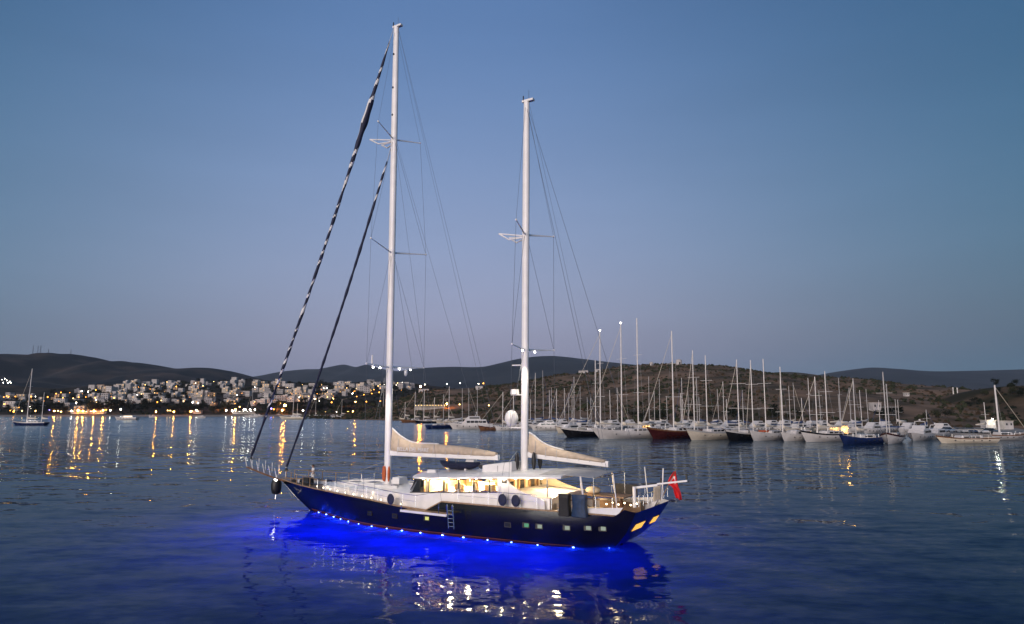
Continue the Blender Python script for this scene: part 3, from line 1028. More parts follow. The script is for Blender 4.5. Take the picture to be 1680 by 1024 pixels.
# standing rigging
def wire(p, q, r=.013, parent=yacht):
    MB().tube(p, q, r, 4).build('shroud', M['wire'], parent)
for sgn in (1, -1):
    c1 = (20.5, sgn * (hb(20.5, 2) - .03), 2.1)
    t1, t2, t3 = [tips[('main_mast', z, sgn)] for z in (12.1, 21.75, 31.75)]
    wire(c1, t1); wire(t1, t2); wire(t2, t3); wire(t3, (mx_(41.5), sgn * .2, 41.5), .011)
    wire((21.3, sgn * 3.4, 2.1), (mx_(12) + .0, sgn * .2, 12.0)); wire(t1, (mx_(21.5), sgn * .2, 21.5)); wire(t2, (mx_(31.5), sgn * .2, 31.5))
    wire((19.4, sgn * 3.5, 2.0), (mx_(21.5) - .1, sgn * .2, 21.5))
    wire((13.0, sgn * 3.6, 2.3), (mx_(31.5) - .2, sgn * .1, 31.5), .011)
    c2 = (7.6, sgn * 3.5, 2.3)
    s1, s2 = [tips[('mizzen_mast', z, sgn)] for z in (13.0, 21.6)]
    wire(c2, s1); wire(s1, s2); wire(s2, (zx_(31.5), sgn * .2, 31.5), .011)
    wire(s1, (zx_(21.5), sgn * .2, 21.5)); wire((8.5, sgn * 3.5, 2.3), (zx_(13), sgn * .2, 13.0))
    wire((.3, sgn * 3.0, 2.9), (zx_(31.8), sgn * .1, 31.8))
wire((9.5, 1.0, 5.0), (mx_(41.8) - .3, .1, 41.9), .011)
wire((27.0, 1.6, 2.3), (mx_(4) , .2, 4.6), .012)
wire((bo.location.x + 10.8, 0, 5.5), (mx_(41.5) - .3, 0, 41.6), .009)
wire((2.0, 0, 5.5), (zx_(31.5) - .3, 0, 31.6), .009)

# bowsprit platform with guard rails
sp = MB()
sp.loft([[(t, w, z), (t, w, z - .14), (t, -w, z - .14), (t, -w, z)] for t, w, z in ((32.2, .55, 2.42), (33.5, .52, 2.58), (35.8, .42, 2.98), (38.0, .30, 3.40))])
sp.build('bowsprit', M['teakdark'], yacht)
SPZ = lambda t: lerp(2.58, 3.40, (t - 33.5) / 4.5)
SPW = lambda t: lerp(.52, .30, (t - 33.5) / 4.5)
for sgn in (1, -1):
    for k in range(6):
        t = lerp(33.6, 37.95, k / 5)
        MB().tube((t, sgn * SPW(t), SPZ(t)), (t + .15, sgn * (SPW(t) + .12), SPZ(t) + .85), .035).build('pulpit_post', M['mast'], yacht)
    for dz in (.45, .85):
        MB().tube((33.7, sgn * (SPW(33.6) + .12), SPZ(33.6) + dz), (38.1, sgn * (SPW(38) + .12), SPZ(38) + dz), .02, 5).build('pulpit_rail', M['steel'], yacht)
MB().tube((38.1, -.42, 4.25), (38.1, .42, 4.25), .03).build('pulpit_rail', M['steel'], yacht)
MB().tube((33.3, 0, 2.2), (31.2, 0, .75), .03).build('bobstay', M['steel'], yacht)
MB().tube((33.7, .4, 2.35), (33.9, .45, 2.45), .07, 8).build('bow_lamp', M['whitelamp'], yacht)
# bow anchor under the stem
an = MB()
an.tube((32.0, .42, 1.45), (31.5, .5, 1.0), .04)
an.tube((31.5, .3, 1.1), (31.5, .75, .95), .045, 6, .03)
an.build('anchor', M['steel'], yacht)
MB().box((30.2, .0, 2.5), (.9, .7, .55), taper=.8).build('anchor_winch', M['black'], yacht)
for t, b in ((31.5, .3), (31.3, -.4), (28.7, -1.1)):
    MB().box((t, b, 2.38), (.5, .25, .3), taper=.8).build('mooring_cleat', M['black'], yacht)

# guard rails: posts and two lines along each side
for sgn in (1, -1):
    posts = []
    t = 32.4
    while t > 5.0:
        if not (12.6 < t < 15.2):
            z = interp(u_of(t, 2.2), US)
            b = hb(t, min(z, 2.3)) - .06
            pz = .95 if t < 26 else .80
            MB().tube((t, sgn * b, z + .06), (t, sgn * b, z + pz), .022 if t < 27.2 else .035, 5).build('stanchion', M['steel'] if t < 27.2 else M['teak'], yacht)
            posts.append((t, sgn * b, z + pz))
        t -= 1.22
    for a, b in zip(posts, posts[1:]):
        k_ = abs(a[0] - b[0]) > 2
        MB().tube(a, b, .018, 5).build('guard_line', M['steel'] if a[0] < 27.2 else M['teak'], yacht)
        if not k_:
            MB().tube((a[0], a[1], a[2] - .42), (b[0], b[1], b[2] - .42), .012, 4).build('guard_line', M['steel'], yacht)
    aft = []
    for t in (4.6, 3.0, 1.6, .5):
        b = hb(t, 2.27) - .2
        MB().tube((t, sgn * b, 2.4), (t, sgn * b, 3.35), .025, 5).build('stanchion', M['steel'], yacht)
        aft.append((t, sgn * b, 3.35))
    for a, b in zip(aft, aft[1:]):
        MB().tube(a, b, .025, 5).build('guard_line', M['steel'], yacht)
for k in range(8):
    b = lerp(-2.7, 2.7, k / 7)
    MB().tube((-1.15, b, 2.9), (-1.15, b, 3.55), .022, 5).build('stanchion', M['steel'], yacht)
MB().tube((-1.15, -2.7, 3.55), (-1.15, 2.7, 3.55), .025).build('guard_line', M['steel'], yacht)
for sgn in (1, -1):
    for t, z1 in ((.45, 4.8),):
        MB().tube((.2, sgn * 2.75, 2.2), (t, sgn * 2.78, z1), .036).build('aft_post', M['mast'], yacht)

# warm lamps low along the side deck
for k in range(11):
    t = lerp(26.9, 16.9, k / 10)
    z = interp(u_of(t, 2.2), US)
    for sgn in (1, -1):
        dl = MB().ball((t, sgn * (hb(t, 2) - .30), z + .14), (.035, .035, .05), 6, 5).build('deck_lamp', M['warmlamp'], yacht)
for t, b in ((26.0, 1.8), (23, 2.5), (20, 2.9), (17.6, 3.1)):
    lamp('deck_light', yacht, (t, b + .1, 2.42), 1.6, (1.0, .78, .48), radius=.06)
for k in range(6):
    MB().ball((lerp(.9, -.9, k / 5), lerp(2.85, 2.4, k / 5), 2.95 + .1 * (k % 2)), .05, 6, 4).build('deck_lamp', M['warmlamp'], yacht)
lamp('aft_deck_light', yacht, (1.2, 1.5, 3.6), 22, (1.0, .70, .38), radius=.15)

# fold-down boarding platform with ladder on the port side
pf = MB().box((13.95, 4.05, 1.62), (4.0, .80, .07), ry=R(-.3)).build('boarding_platform', M['teak'], yacht)
MB().box((13.95, 4.47, 1.60), (4.04, .05, .15), ry=R(-.3)).build('platform_edge', M['white'], pf)
MB().tube((15.9, 4.45, 1.62), (15.9, 4.45, 2.25), .03).build('platform_post', M['steel'], pf)
MB().tube((12.6, 4.45, 1.62), (12.6, 4.45, 2.32), .03).build('platform_post', M['steel'], pf)
ld = MB()
for t in (11.35, 11.8):
    ld.path([(t + .12, 4.40, 1.6), (t + .14, 4.45, 2.2), (t + .05, 4.55, 2.34), (t - .06, 4.62, 2.2), (t - .2, 4.66, .80)], .035)
for k in range(5):
    ld.tube((11.35 - .2 + .03 * k, 4.64, .95 + .25 * k), (11.8 - .2 + .03 * k, 4.64, .95 + .25 * k), .025, 5)
ld.build('boarding_ladder', M['steel'], pf)

# hull ports
for t, z, k in ((19.8, 1.0, 0), (17.25, 1.02, 0), (14.3, 1.10, 2), (7.7, 1.21, 0), (6.35, 1.29, 3), (5.4, 1.29, 1), (3.5, 1.35, 1), (2.1, 1.45, 1), (1.15, 1.48, 1)):
    b = hb(t, z)
    th_ = math.atan2(hb(t + .3, z) - hb(t - .3, z), .6)
    fr_ = MB().box((t, b + .0, z), (.50, .05, .34), rz=th_).build('hull_port', M['frame'], yacht)
    MB().box((t - .06 if k else t, b + .03, z), (.30 if k else .36, .03, .22), rz=th_).build('port_glass', [M['darkglass'], M['portglow'], M['portyellow'], M['portgreen']][k], fr_)
# stern windows
def trn(b, z):
    return Vector((sinterp(z, STERN) - .012, b, z))
for b0, b1 in ((1.75, .98), (.88, .11), (-1.45, -1.95), (-2.05, -2.5)):
    pts = [trn(b0, 1.26), trn(b1, 1.26), trn(b1, 1.68), trn(b0, 1.68)]
    MB().prism(pts, (-.03, 0, 0)).build('stern_window', M['sternglow'], yacht)
for b0, b1 in ((1.83, .03), (-1.38, -2.57)):
    MB().prism([trn(b0, 1.2), trn(b1, 1.2), trn(b1, 1.74), trn(b0, 1.74)], (-.012, 0, 0)).build('stern_window_frame', M['frame'], yacht)
MB().prism([(1.6, .06, .5), (.95, .06, .45), (1.35, .06, -1.2), (2.6, .06, -1.4)], (0, -.12, 0)).build('rudder', M['navy'], yacht)

# blue underwater lights: fixtures at the waterline, their lamps below it
for sgn in (1, -1):
    for t in (28.3, 26.9, 25.5, 24.2, 22.9, 21.4, 19.8, 18.2, 16.7, 15.0, 13.1, 11.4, 9.5, 7.7, 5.8, 3.5, 1.5):
        b = hb(t, 0)
        ks = random.uniform(.65, 1.25)
        lf = MB().ball((t, sgn * (b + .05), .012), (.075 * ks, .025 * ks, .018 * ks), 8, 5).build('underwater_lamp', M['led'], yacht)
        if sgn > 0:
            lamp('underwater_spot', lf, (t - .25, b + .55, -.38), random.uniform(14, 42), (.22, .48, 1.0), radius=.12)
    for t in (28.0, 25.0, 22.0, 19.0, 16.0, 13.0, 10.0, 7.0, 4.0, 1.0):
        lamp('underwater_light', yacht, (t, sgn * (hb(t, 0) + 4.2), -3.7), (520 if sgn > 0 else 220) * (.35 if t < 2 else random.uniform(.75, 1.15)), (.002, .035, 1.0), radius=.8)

# swivelling gangway crane and post at the stern
pg = MB().tube((-.45, 1.6, 2.7), (-.45, 1.6, 3.95), .12, 10, .10).build('gangway_post', M['mast'], yacht)
gw = MB()
gw.loft([[(t, b, z + dz) for b, dz in ((1.42, 0), (1.42, .13), (1.18, .13), (1.18, 0))] for t, z in ((-.3, 3.78), (-1.9, 4.05))])
gw.loft([[(t, b, z + dz) for b, dz in ((1.38, 0), (1.38, .10), (1.22, .10), (1.22, 0))] for t, z in ((-1.85, 4.12), (-3.75, 4.42))])
gw.build('gangway', M['mast'], yacht)
for t, z in ((-2.1, 4.2), (-3.7, 4.5)):
    MB().box((t, 1.3, z + .2), (.1, .1, .35)).build('gangway_fitting', M['black'], yacht)
MB().tube((-1.6, -.2, 3.0), (-1.75, -.2, 5.0), .045).build('light_pole', M['mast'], yacht)
MB().box((1.8, -2.6, 3.2), (1.7, .06, .75)).build('dark_screen', M['black'], yacht)
for k in range(5):
    MB().tube((-1.25, .3 - .28 * k, 2.95), (-1.3, .3 - .28 * k, 3.85), .05, 6).build('rolled_line', M['cushion'], yacht)

# ---- things carried by the yacht
def place(o, t, b, z, rz=0):
    o.location = yw(t, b, z)
    o.rotation_euler = (0, 0, YAW + rz)
    return o


def round_fender(label, t):
    z = 2.80 if t < 15 else 2.2
    o = place(thing('round_fender', label, 'fender', group='round navy fenders hung along the rail'), t, hb(t, 2.2) + .13, z)
    mb = MB()
    rg = []
    for y, r in ((-.09, .20), (-.07, .31), (0, .36), (.07, .31), (.09, .20)):
        rg.append([(r * .92 * math.cos(2 * math.pi * i / 18), y, r * 1.1 * math.sin(2 * math.pi * i / 18)) for i in range(18)])
    mb.loft(rg)
    mb.build('fender_disc', M['navycloth'], o, smooth=50)
    MB().tube((0, -.02, .36), (0, -.15, .75), .015, 4).build('fender_line', M['whitecloth'], o)
    return o
round_fender('round navy fender on the white side just forward of the boarding platform', 17.55)
round_fender('round navy fender under the after end of the lit windows', 8.0)
round_fender('round navy fender on the sweeping white wing panel, the aftermost round one', 7.0)

bf = place(thing('ball_fender', 'big black barrel-shaped fender hanging under the bow of the navy yacht', 'fender'), 34.0, .15, 1.82)
mb = MB()
mb.loft([[(r * math.cos(2 * math.pi * i / 14), r * math.sin(2 * math.pi * i / 14), z) for i in range(14)] for z, r in ((-.72, .12), (-.62, .34), (-.3, .44), (.2, .46), (.5, .38), (.66, .22), (.72, .08))])
mb.build('fender_body', M['black'], bf, smooth=50)
MB().tube((0, 0, .7), (-.05, 0, .98), .03, 5).build('fender_line', M['steel'], bf)
MB().tube((0, 0, -.7), (0, .05, -1.15), .03, 5).build('fender_line', M['steel'], bf)

for nm, lab, t, w, mt in (('black_bag', 'tall black covered bin strapped outside the aft rail beside the blue one', 3.45, .72, M['blackplastic']), ('blue_bag', 'tall blue covered bin strapped outside the aft rail', 2.45, .92, M['blueplastic'])):
    o = place(thing(nm, lab, 'bin'), t, hb(t, 2.27) + .26, 2.12)
    mb = MB()
    rg = []
    for z, kx, ky in ((0, .98, .9), (.03, 1.1, 1.0), (.35, 1.0, 1.0), (.7, .93, .95), (1.1, .97, 1.0), (1.30, 1.02, 1.0), (1.36, .95, .85)):
        rg.append([(w / 2 * kx * sx * c, .22 * ky * sy * c2, z) for sx, sy, c, c2 in ((-1, -1, 1, .8), (-1, -1, .85, 1), (1, -1, .85, 1), (1, -1, 1, .8), (1, 1, 1, .8), (1, 1, .85, 1), (-1, 1, .85, 1), (-1, 1, 1, .8))])
    mb.loft(rg)
    mb.build('bin_body', mt, o, smooth=35)
    MB().box((0, .225, .95), (w * .45, .02, .18)).build('bin_flap', mt, o)
    MB().box((0, -.23, 1.15), (w * .9, .06, .05)).build('bin_strap', M['black'], o)

dg = place(thing('dinghy', 'navy covered dinghy lying on the white deckhouse roof', 'dinghy'), 14.3, -.4, ROOF(14.3) + .02)
mb = MB()
rg = []
for k in range(13):
    s = k / 12
    x = lerp(-1.85, 1.85, s)
    w = .78 * (1 - abs(2 * s - 1) ** 3.2) + .04
    zt_ = .52 + .10 * abs(2 * s - 1) ** 2
    zb_ = .42 * abs(2 * s - 1) ** 3
    rg.append([(x, w * c, zb_ + (zt_ - zb_) * h_) for c, h_ in ((-.35, 0), (-.85, .4), (-1, .85), (-.7, 1.0), (0, 1.06), (.7, 1.0), (1, .85), (.85, .4), (.35, 0))])
mb.loft(rg)
mb.build('dinghy_hull', M['navycloth'], dg, smooth=50)
MB().box((-1.0, -.1, .72), (.75, .5, .2), taper=.85).build('dinghy_seat', M['white'], dg)
for dx in (-.8, .8):
    MB().box((dx, 0, .05), (.15, .9, .14)).build('dinghy_chock', M['white'], dg)

# Turkish ensign on a raked staff
fg = place(thing('flag', 'red Turkish flag with white crescent and star drooping from a raked stern staff', 'flag'), -1.45, -.4, 2.95)
MB().tube((0, 0, 0), (-1.05, 0, 1.95), .035, 6, .025).build('flag_staff', M['teak'], fg)
NX, NZ = 16, 22
def fpt(i, j):
    s, q = i / NX, j / NZ                                   # limp cloth: q runs down, s across
    w = sinterp(q, [(0, .10), (.22, .46), (.46, .66), (.60, .42), (.8, .40), (1, .30)])
    c = sinterp(q, [(0, -1.02), (.22, -.90), (.46, -.86), (.62, -1.06), (.8, -1.14), (1, -1.20)])
    z = 1.88 - 1.72 * q - .10 * (s - .5) * q
    return Vector((c + w * (.5 - s), .10 * math.sin(8 * s + 2.5 * q) + .05 * math.sin(17 * s - 5 * q), z))
mb = MB()
for j in range(NZ + 1):
    for i in range(NX + 1):
        mb.v.append(tuple(fpt(i, j)))
for j in range(NZ):
    for i in range(NX):
        a = j * (NX + 1) + i
        mb.f.append((a, a + 1, a + NX + 2, a + NX + 1))
        s, q = (i + .5) / NX, (j + .5) / NZ
        ds, dq = (s - .5) * .62, (q - .36)
        cres = math.hypot(ds, dq) < .17 and math.hypot(ds, dq - .05) > .13
        star = math.hypot((s - .5) * .62, q - .56) < .05
        mb.m.append(1 if cres or star else 0)
fl = mb.build('flag_cloth', [M['red'], M['flagwhite']], fg, smooth='all', fix=False)
sm = fl.modifiers.new('solid', 'SOLIDIFY')
sm.thickness = .01


# person at the bow
def ensure_skin(joints, edges, name, mat, parent, sub=2):
    me = bpy.data.meshes.new(name)
    bm = bmesh.new()
    lay = bm.verts.layers.skin.verify()
    vs_ = [bm.verts.new(j[0]) for j in joints]
    for a, b in edges:
        bm.edges.new((vs_[a], vs_[b]))
    for i, v in enumerate(vs_):
        r = joints[i][1]
        v[lay].radius = r if isinstance(r, tuple) else (r, r)
        v[lay].use_root = (i == 0)
    bm.to_mesh(me)
    bm.free()
    o = link(name, me, parent)
    o.modifiers.new('skin', 'SKIN')
    s = o.modifiers.new('sub', 'SUBSURF')
    s.levels = s.render_levels = sub
    dep = bpy.context.evaluated_depsgraph_get()
    dep.update()
    nm = bpy.data.meshes.new_from_object(o.evaluated_get(dep))
    o.modifiers.clear()
    o.data = nm
    nm.materials.clear()
    nm.materials.append(mat)
    nm.polygons.foreach_set('use_smooth', [True] * len(nm.polygons))
    return o


pe = place(thing('person', 'person in white shirt and white shorts standing at the bow with arms folded', 'person'), 30.15, -.55, 2.1, R(62))
# local: faces +x, z up; 1.74 m tall
J = [((0, 0, .93), (.13, .15)), ((0, 0, 1.12), (.12, .15)), ((.01, 0, 1.32), (.12, .17)), ((.01, 0, 1.44), (.07, .08)), ((.03, 0, 1.53), .055), ((.045, 0, 1.60), (.085, .075)), ((.035, 0, 1.68), (.075, .07)),
     ((0, .20, 1.40), .062), ((.03, .27, 1.18), .047), ((.20, .12, 1.14), .038), ((.25, .0, 1.17), .030),
     ((0, -.20, 1.40), .062), ((.03, -.27, 1.17), .047), ((.22, -.10, 1.10), .038), ((.27, .03, 1.11), .030),
     ((0, .10, .86), .092), ((.02, .11, .48), .062), ((.0, .115, .27), .058), ((-.02, .12, .08), .040), ((.12, .13, .035), .035),
     ((0, -.10, .86), .092), ((.05, -.12, .48), .062), ((.03, -.12, .27), .058), ((.0, -.13, .08), .040), ((.14, -.14, .035), .035)]
E_ = [(0, 1), (1, 2), (2, 3), (3, 4), (4, 5), (5, 6), (2, 7), (7, 8), (8, 9), (9, 10), (2, 11), (11, 12), (12, 13), (13, 14), (0, 15), (15, 16), (16, 17), (17, 18), (18, 19), (0, 20), (20, 21), (21, 22), (22, 23), (23, 24)]
ensure_skin(J, E_, 'body', M['skin'], pe)
for sgn, base in ((1, Vector((.25, 0.0, 1.17))), (-1, Vector((.27, .03, 1.11)))):
    dirv = Vector((.18, -1 * sgn, .08)).normalized()
    hj, he = [(tuple(base), .034), (tuple(base + dirv * .07), .034)], [(0, 1)]
    for k in range(4):
        o_ = Vector((.0, 0, -.028 + .019 * k))
        i0 = len(hj)
        hj += [(tuple(base + dirv * .085 + o_), .011), (tuple(base + dirv * (.125 - .004 * abs(k - 2)) + o_ + Vector((-.012, 0, 0))), .010), (tuple(base + dirv * (.15 - .006 * abs(k - 2)) + o_ + Vector((-.035, 0, 0))), .009)]
        he += [(1, i0), (i0, i0 + 1), (i0 + 1, i0 + 2)]
    i0 = len(hj)
    hj += [(tuple(base + dirv * .03 + Vector((.0, 0, .045))), .012), (tuple(base + dirv * .07 + Vector((-.015, 0, .07))), .010)]
    he += [(0, i0), (i0, i0 + 1)]
    ensure_skin(hj, he, 'hand', M['skin'], pe, 1)
S_ = [((0, 0, .90), (.15, .17)), ((0, 0, 1.12), (.14, .17)), ((.01, 0, 1.33), (.14, .19)), ((.01, 0, 1.43), (.09, .11)),
      ((0, .205, 1.39), .080), ((.02, .265, 1.22), .070), ((0, -.205, 1.39), .080), ((.02, -.265, 1.21), .070)]
ensure_skin(S_, [(0, 1), (1, 2), (2, 3), (2, 4), (4, 5), (2, 6), (6, 7)], 'shirt', M['shirt'], pe)
P_ = [((0, 0, .92), (.145, .165)), ((0, .10, .84), .112), ((.02, .115, .52), .095), ((0, -.10, .84), .112), ((.045, -.12, .52), .095)]
ensure_skin(P_, [(0, 1), (1, 2), (0, 3), (3, 4)], 'shorts', M['shirt'], pe)
hd = MB()
hd.ball((.03, 0, 1.685), (.098, .088, .085), 12, 8)
hd.ball((-.035, 0, 1.63), (.06, .082, .10), 10, 6)
hd.build('hair', M['hair'], pe, smooth='all')
fc_ = MB()
fc_.ball((.138, 0, 1.60), (.02, .014, .026), 6, 5)
for sgn in (1, -1):
    fc_.ball((.05, sgn * .085, 1.61), (.02, .012, .032), 6, 5)
fc_.build('face_features', M['skin'], pe, smooth='all')
ey = MB()
for sgn in (1, -1):
    ey.ball((.118, sgn * .033, 1.625), (.012, .014, .010), 6, 4)
ey.box((.124, 0, 1.555), (.012, .05, .01))
ey.build('eyes_and_mouth', M['hair'], pe)

# ------------------------------------------------------------------ marina boats
M['bwhite'] = principled('boat_white', (.60, .575, .555), .35, var=.07, scale=1.0)
M['bcream'] = principled('boat_cream', (.62, .55, .44), .4, var=.07, scale=1.0)
M['bgrey'] = principled('boat_grey', (.40, .39, .38), .4, var=.08, scale=1.0)
M['bblack'] = principled('boat_black', (.012, .012, .014), .22, var=.2, scale=1.0)
M['bred'] = principled('boat_dark_red', (.055, .012, .012), .25, var=.2, scale=1.0)
M['bblue'] = principled('boat_blue', (.010, .022, .085), .25, var=.2, scale=1.0)
M['bwood'] = principled('boat_wood', (.16, .075, .035), .35, var=.3, scale=2.0)
M['bmast'] = principled('boat_mast_paint', (.74, .70, .66), .4, var=.08, scale=1.0)
M['bspar'] = principled('grey_aluminium_spar', (.50, .48, .46), .4, var=.1, scale=1.0)
M['bcover'] = principled('boat_canvas_blue', (.03, .06, .16), .8, var=.2, scale=2.0)
M['borange'] = principled('orange_cover', (.55, .11, .03), .7, var=.15, scale=3.0)
M['litorange'] = emitter('lit_deck_glow', (1.0, .50, .12), 6)
M['litwarm'] = emitter('lit_cabin_glow', (1.0, .72, .36), 3)
BMATS = {k: M[k] for k in M}


def boat_hull(L, B, fb, stem=.12, sheer=.5, tr=.75, n=14):
    """rings of a round-bilged hull, bow at +x, centred on x=0, waterline at z=0"""
    rings = []
    for k in range(n + 1):
        s = k / n
        half = B / 2 * (interp(s, [(0, tr), (.12, tr + .1), (.35, 1), (.55, 1), (.75, .8), (.88, .5), (.96, .2), (1, .03)]))
        zt = fb * (1 + sheer * (2 * max(0, s - .45)) ** 2 + .12 * (1 - s) ** 2)
        ring = []
        for j in range(7):
            q = j / 6
            z = lerp(-.45, zt, q)
            w = half * (.30 + .70 * math.sin(min(1, q * 1.25) * math.pi / 2)) if s < .97 else half
            fl = 1 - (.55 * (1 - q)) * max(0, (s - .55) / .45)
            x = -L / 2 + s * L - stem * L * (1 - q) * max(0, (s - .5) / .5) + .05 * L * (1 - q) * max(0, (.2 - s) / .2)
            ring.append((x, w * fl, z))
        rings.append(ring)
    return rings


def add_hull(o, L, B, fb, mat, stripe=None, **kw):
    rg = boat_hull(L, B, fb, **kw)
    mb = MB()
    mb.loft(rg, closed=False)
    mb.loft([[(x, -y, z) for x, y, z in r] for r in rg], closed=False)
    a = rg[0]
    mb.add(a + [(x, -y, z) for x, y, z in a], [(i, i + 1, len(a) + i + 1, len(a) + i) for i in range(len(a) - 1)])
    h = mb.build('hull', mat, o, smooth=40)
    mb = MB()
    rw = [(r[-1][0], r[-1][1] * .97, r[-1][2] - .12) for r in rg]
    mb.add(rw + [(x, -y, z) for x, y, z in rw], [(i, i + 1, len(rw) + i + 1, len(rw) + i) for i in range(len(rw) - 1)])
    mb.build('deck', M['teak'], o, fix=False)
    if stripe is not None:
        for sgn in (1, -1):
            mb = MB()
            mb.loft([[(r[-1][0], sgn * (r[-1][1] + .03), r[-1][2] + .03), (lerp(r[-1][0], r[-2][0], .8), sgn * (lerp(r[-1][1], r[-2][1], .8) + .03), lerp(r[-1][2], r[-2][2], .8))] for r in rg], closed=False)
            mb.build('rubbing_strake', stripe, o)
    return rg


def add_windows(o, part, side_pts, mat=None):
    for c, s, rz in side_pts:
        MB().box(c, s, rz).build('window', mat or M['darkglass'], part)


def cabin(o, x, z, L, W, h, mat, nwin, lit=None, rake=.5, wh=.45):
    mb = MB()
    mb.loft([[(x - L / 2 + d * .4, W / 2 * k, zz), (x + L / 2 - d, W / 2 * k, zz), (x + L / 2 - d, -W / 2 * k, zz), (x - L / 2 + d * .4, -W / 2 * k, zz)] for zz, d, k in ((z, 0, 1), (z + h * .85, rake * h, .92), (z + h, rake * h + .1, .86))])
    c = mb.build('cabin', mat, o)
    for k in range(nwin):
        xx = lerp(x - L / 2 + .35 + .3 * L / nwin / 2, x + L / 2 - .6 - rake * h, (k + .5) / nwin)
        for sgn in (1, -1):
            MB().box((xx, sgn * W / 2 * .965, z + h * .55), (L / nwin * .62, .06, h * wh)).build('window', lit if lit is not None else M['darkglass'], c)
    return c


def add_mast(o, x, z0, H, r=.13, nspr=2, spl=1.6, rake=-.012, mat=None, head=None, boom_l=0, bcol=None, fore=None, side=True):
    mat = mat or M['bmast']
    xx = lambda z: x + rake * (z - z0)
    m = MB().tube((x, 0, z0 - .3), (xx(H), 0, H), r, 8, r * .75).build('mast', mat, o, smooth=40)
    for k in range(nspr):
        z = lerp(z0, H, (k + 1) / (nspr + 1) * (1.0 if nspr > 1 else 1.1))
        MB().tube((xx(z) - .1, -spl * (1 - .18 * k), z + .05), (xx(z) - .1, spl * (1 - .18 * k), z + .05), .045, 5).build('spreader', mat, m)
    if head:
        MB().ball((xx(H), 0, H + .2), .22, 8, 6).build('masthead_lamp', head, m)
    if boom_l:
        bz = z0 + 1.5
        bm_ = MB().tube((x - .1, 0, bz), (x - boom_l, 0, bz + .15), .09, 6).build('boom', mat, o)
        mb = MB()
        mb.loft([[(t, w * math.cos(a), bz + .12 + hh * (1 + math.sin(a)) / 2) for a in [2 * math.pi * i / 8 for i in range(8)]] for t, w, hh in ((x - .15, .16, 1.1), (x - boom_l * .25, .24, .65), (x - boom_l * .6, .22, .5), (x - boom_l, .12, .3))])
        mb.build('sail_cover', bcol or M['bcream'], bm_, smooth='all')
    if fore is not None:
        MB().tube((fore[0], 0, fore[1]), (xx(H * .97), 0, H * .97), .05, 6).build('furled_sail', M['bcream'] if bcol is None else bcol, o)
    if side:
        for sgn in (1, -1):
            MB().tube((x - .2, sgn * spl * 1.05, z0), (xx(H) - .05, sgn * .05, H * .97), .018, 4).build('shroud', M['wire'], o)
    return m


def boat_frame(label, cat, px, py, heading, group=None, name='sailing_boat'):
    p = on_water(px, py)
    return thing(name, label, cat, p, R(heading), group), p


def frac_x(p, heading, px, py_ref=None):
    """local x on a boat's centre line that lies under photo column px"""
    r = ray(px, 690)
    k = r.x / r.y
    c, s = math.cos(R(heading)), math.sin(R(heading))
    # p.x + c*x = k*(p.y + s*x)
    return (k * p.y - p.x) / (c - k * s)


def mast_h(p, heading, x, px, py):
    Y = p.y + math.sin(R(heading)) * x
    return at_depth(px, py, Y).z


def sailboat(label, px, py, heading, L, B, fb, hmat, masts, stripe=None, cab=None, sprit=True, group=None, awn=None, lit=None, name='sailing_boat', cat='sailing boat', port=True):
    o, p = boat_frame(label, cat, px, py, heading, group, name)
    rg = add_hull(o, L, B, fb, hmat, stripe)
    dz = fb * 1.02
    bowz = rg[-1][-1][2]
    if cab is None:
        cab = [(-.12, .34, .55, .85)]
    for cx, cl, cw, ch in cab:
        cabin(o, cx * L, dz - .15, cl * L, cw * B, ch, M['bwhite'], max(3, int(cl * L / 1.6)), lit)
    if port:
        for k in range(5):
            x = lerp(-.3, .25, k / 4) * L
            for sgn in (1, -1):
                r_ = rg[int(round((x / L + .5) * 14))]
                MB().box((x, sgn * (r_[4][1] + .02), r_[4][2]), (.35, .08, .22)).build('port', M['darkglass'], o)
    for i, mm in enumerate(masts):
        mpx, mtop = mm[0], mm[1]
        kw = dict(mm[2]) if len(mm) > 2 else {}
        x = frac_x(p, heading, mpx)
        x = max(-.42 * L, min(.42 * L, x))
        H = mast_h(p, heading, x, mpx, mtop)
        big = H > 24
        fore = (L * .56 if sprit else L * .49, bowz + .3) if i == 0 else None
        if 'fore' in kw:
            fore = kw.pop('fore')
        add_mast(o, x, dz, H, r=kw.pop('r', .19 if big else .14), nspr=kw.pop('nspr', 2 if H > 16 else 1), spl=kw.pop('spl', B * .42), boom_l=kw.pop('boom', L * .26), fore=fore, **kw)
    if sprit:
        MB().tube((L * .47, 0, bowz - .1), (L * .58, 0, bowz + .35), .12, 6, .08).build('bowsprit', M['bwood'], o)
        for sgn in (1, -1):
            MB().path([(L * .44, sgn * .5, bowz), (L * .44, sgn * .5, bowz + .8), (L * .57, sgn * .15, bowz + 1.0)], .03, 4).build('pulpit_rail', M['steel'], o)
    if awn:
        ax, al, mt = awn
        a_ = MB().box((ax * L, 0, dz + 2.1), (al * L, B * .8, .08)).build('awning', mt, o)
        for dx in (-.45, .45):
            for sgn in (1, -1):
                MB().tube((ax * L + dx * al * L, sgn * B * .38, dz - .1), (ax * L + dx * al * L, sgn * B * .38, dz + 2.07), .035, 5).build('awning_post', M['steel'], o)
    for sgn in (1, -1):
        k0 = rg[3:13:2]
        pts = [(r[-1][0], sgn * r[-1][1] * .97, r[-1][2] + .75) for r in k0]
        mb = MB().path(pts, .02, 4)
        for r in k0:
            mb.tube((r[-1][0], sgn * r[-1][1] * .97, r[-1][2]), (r[-1][0], sgn * r[-1][1] * .97, r[-1][2] + .75), .02, 4)
        mb.build('guard_rail', M['steel'], o)
    return o


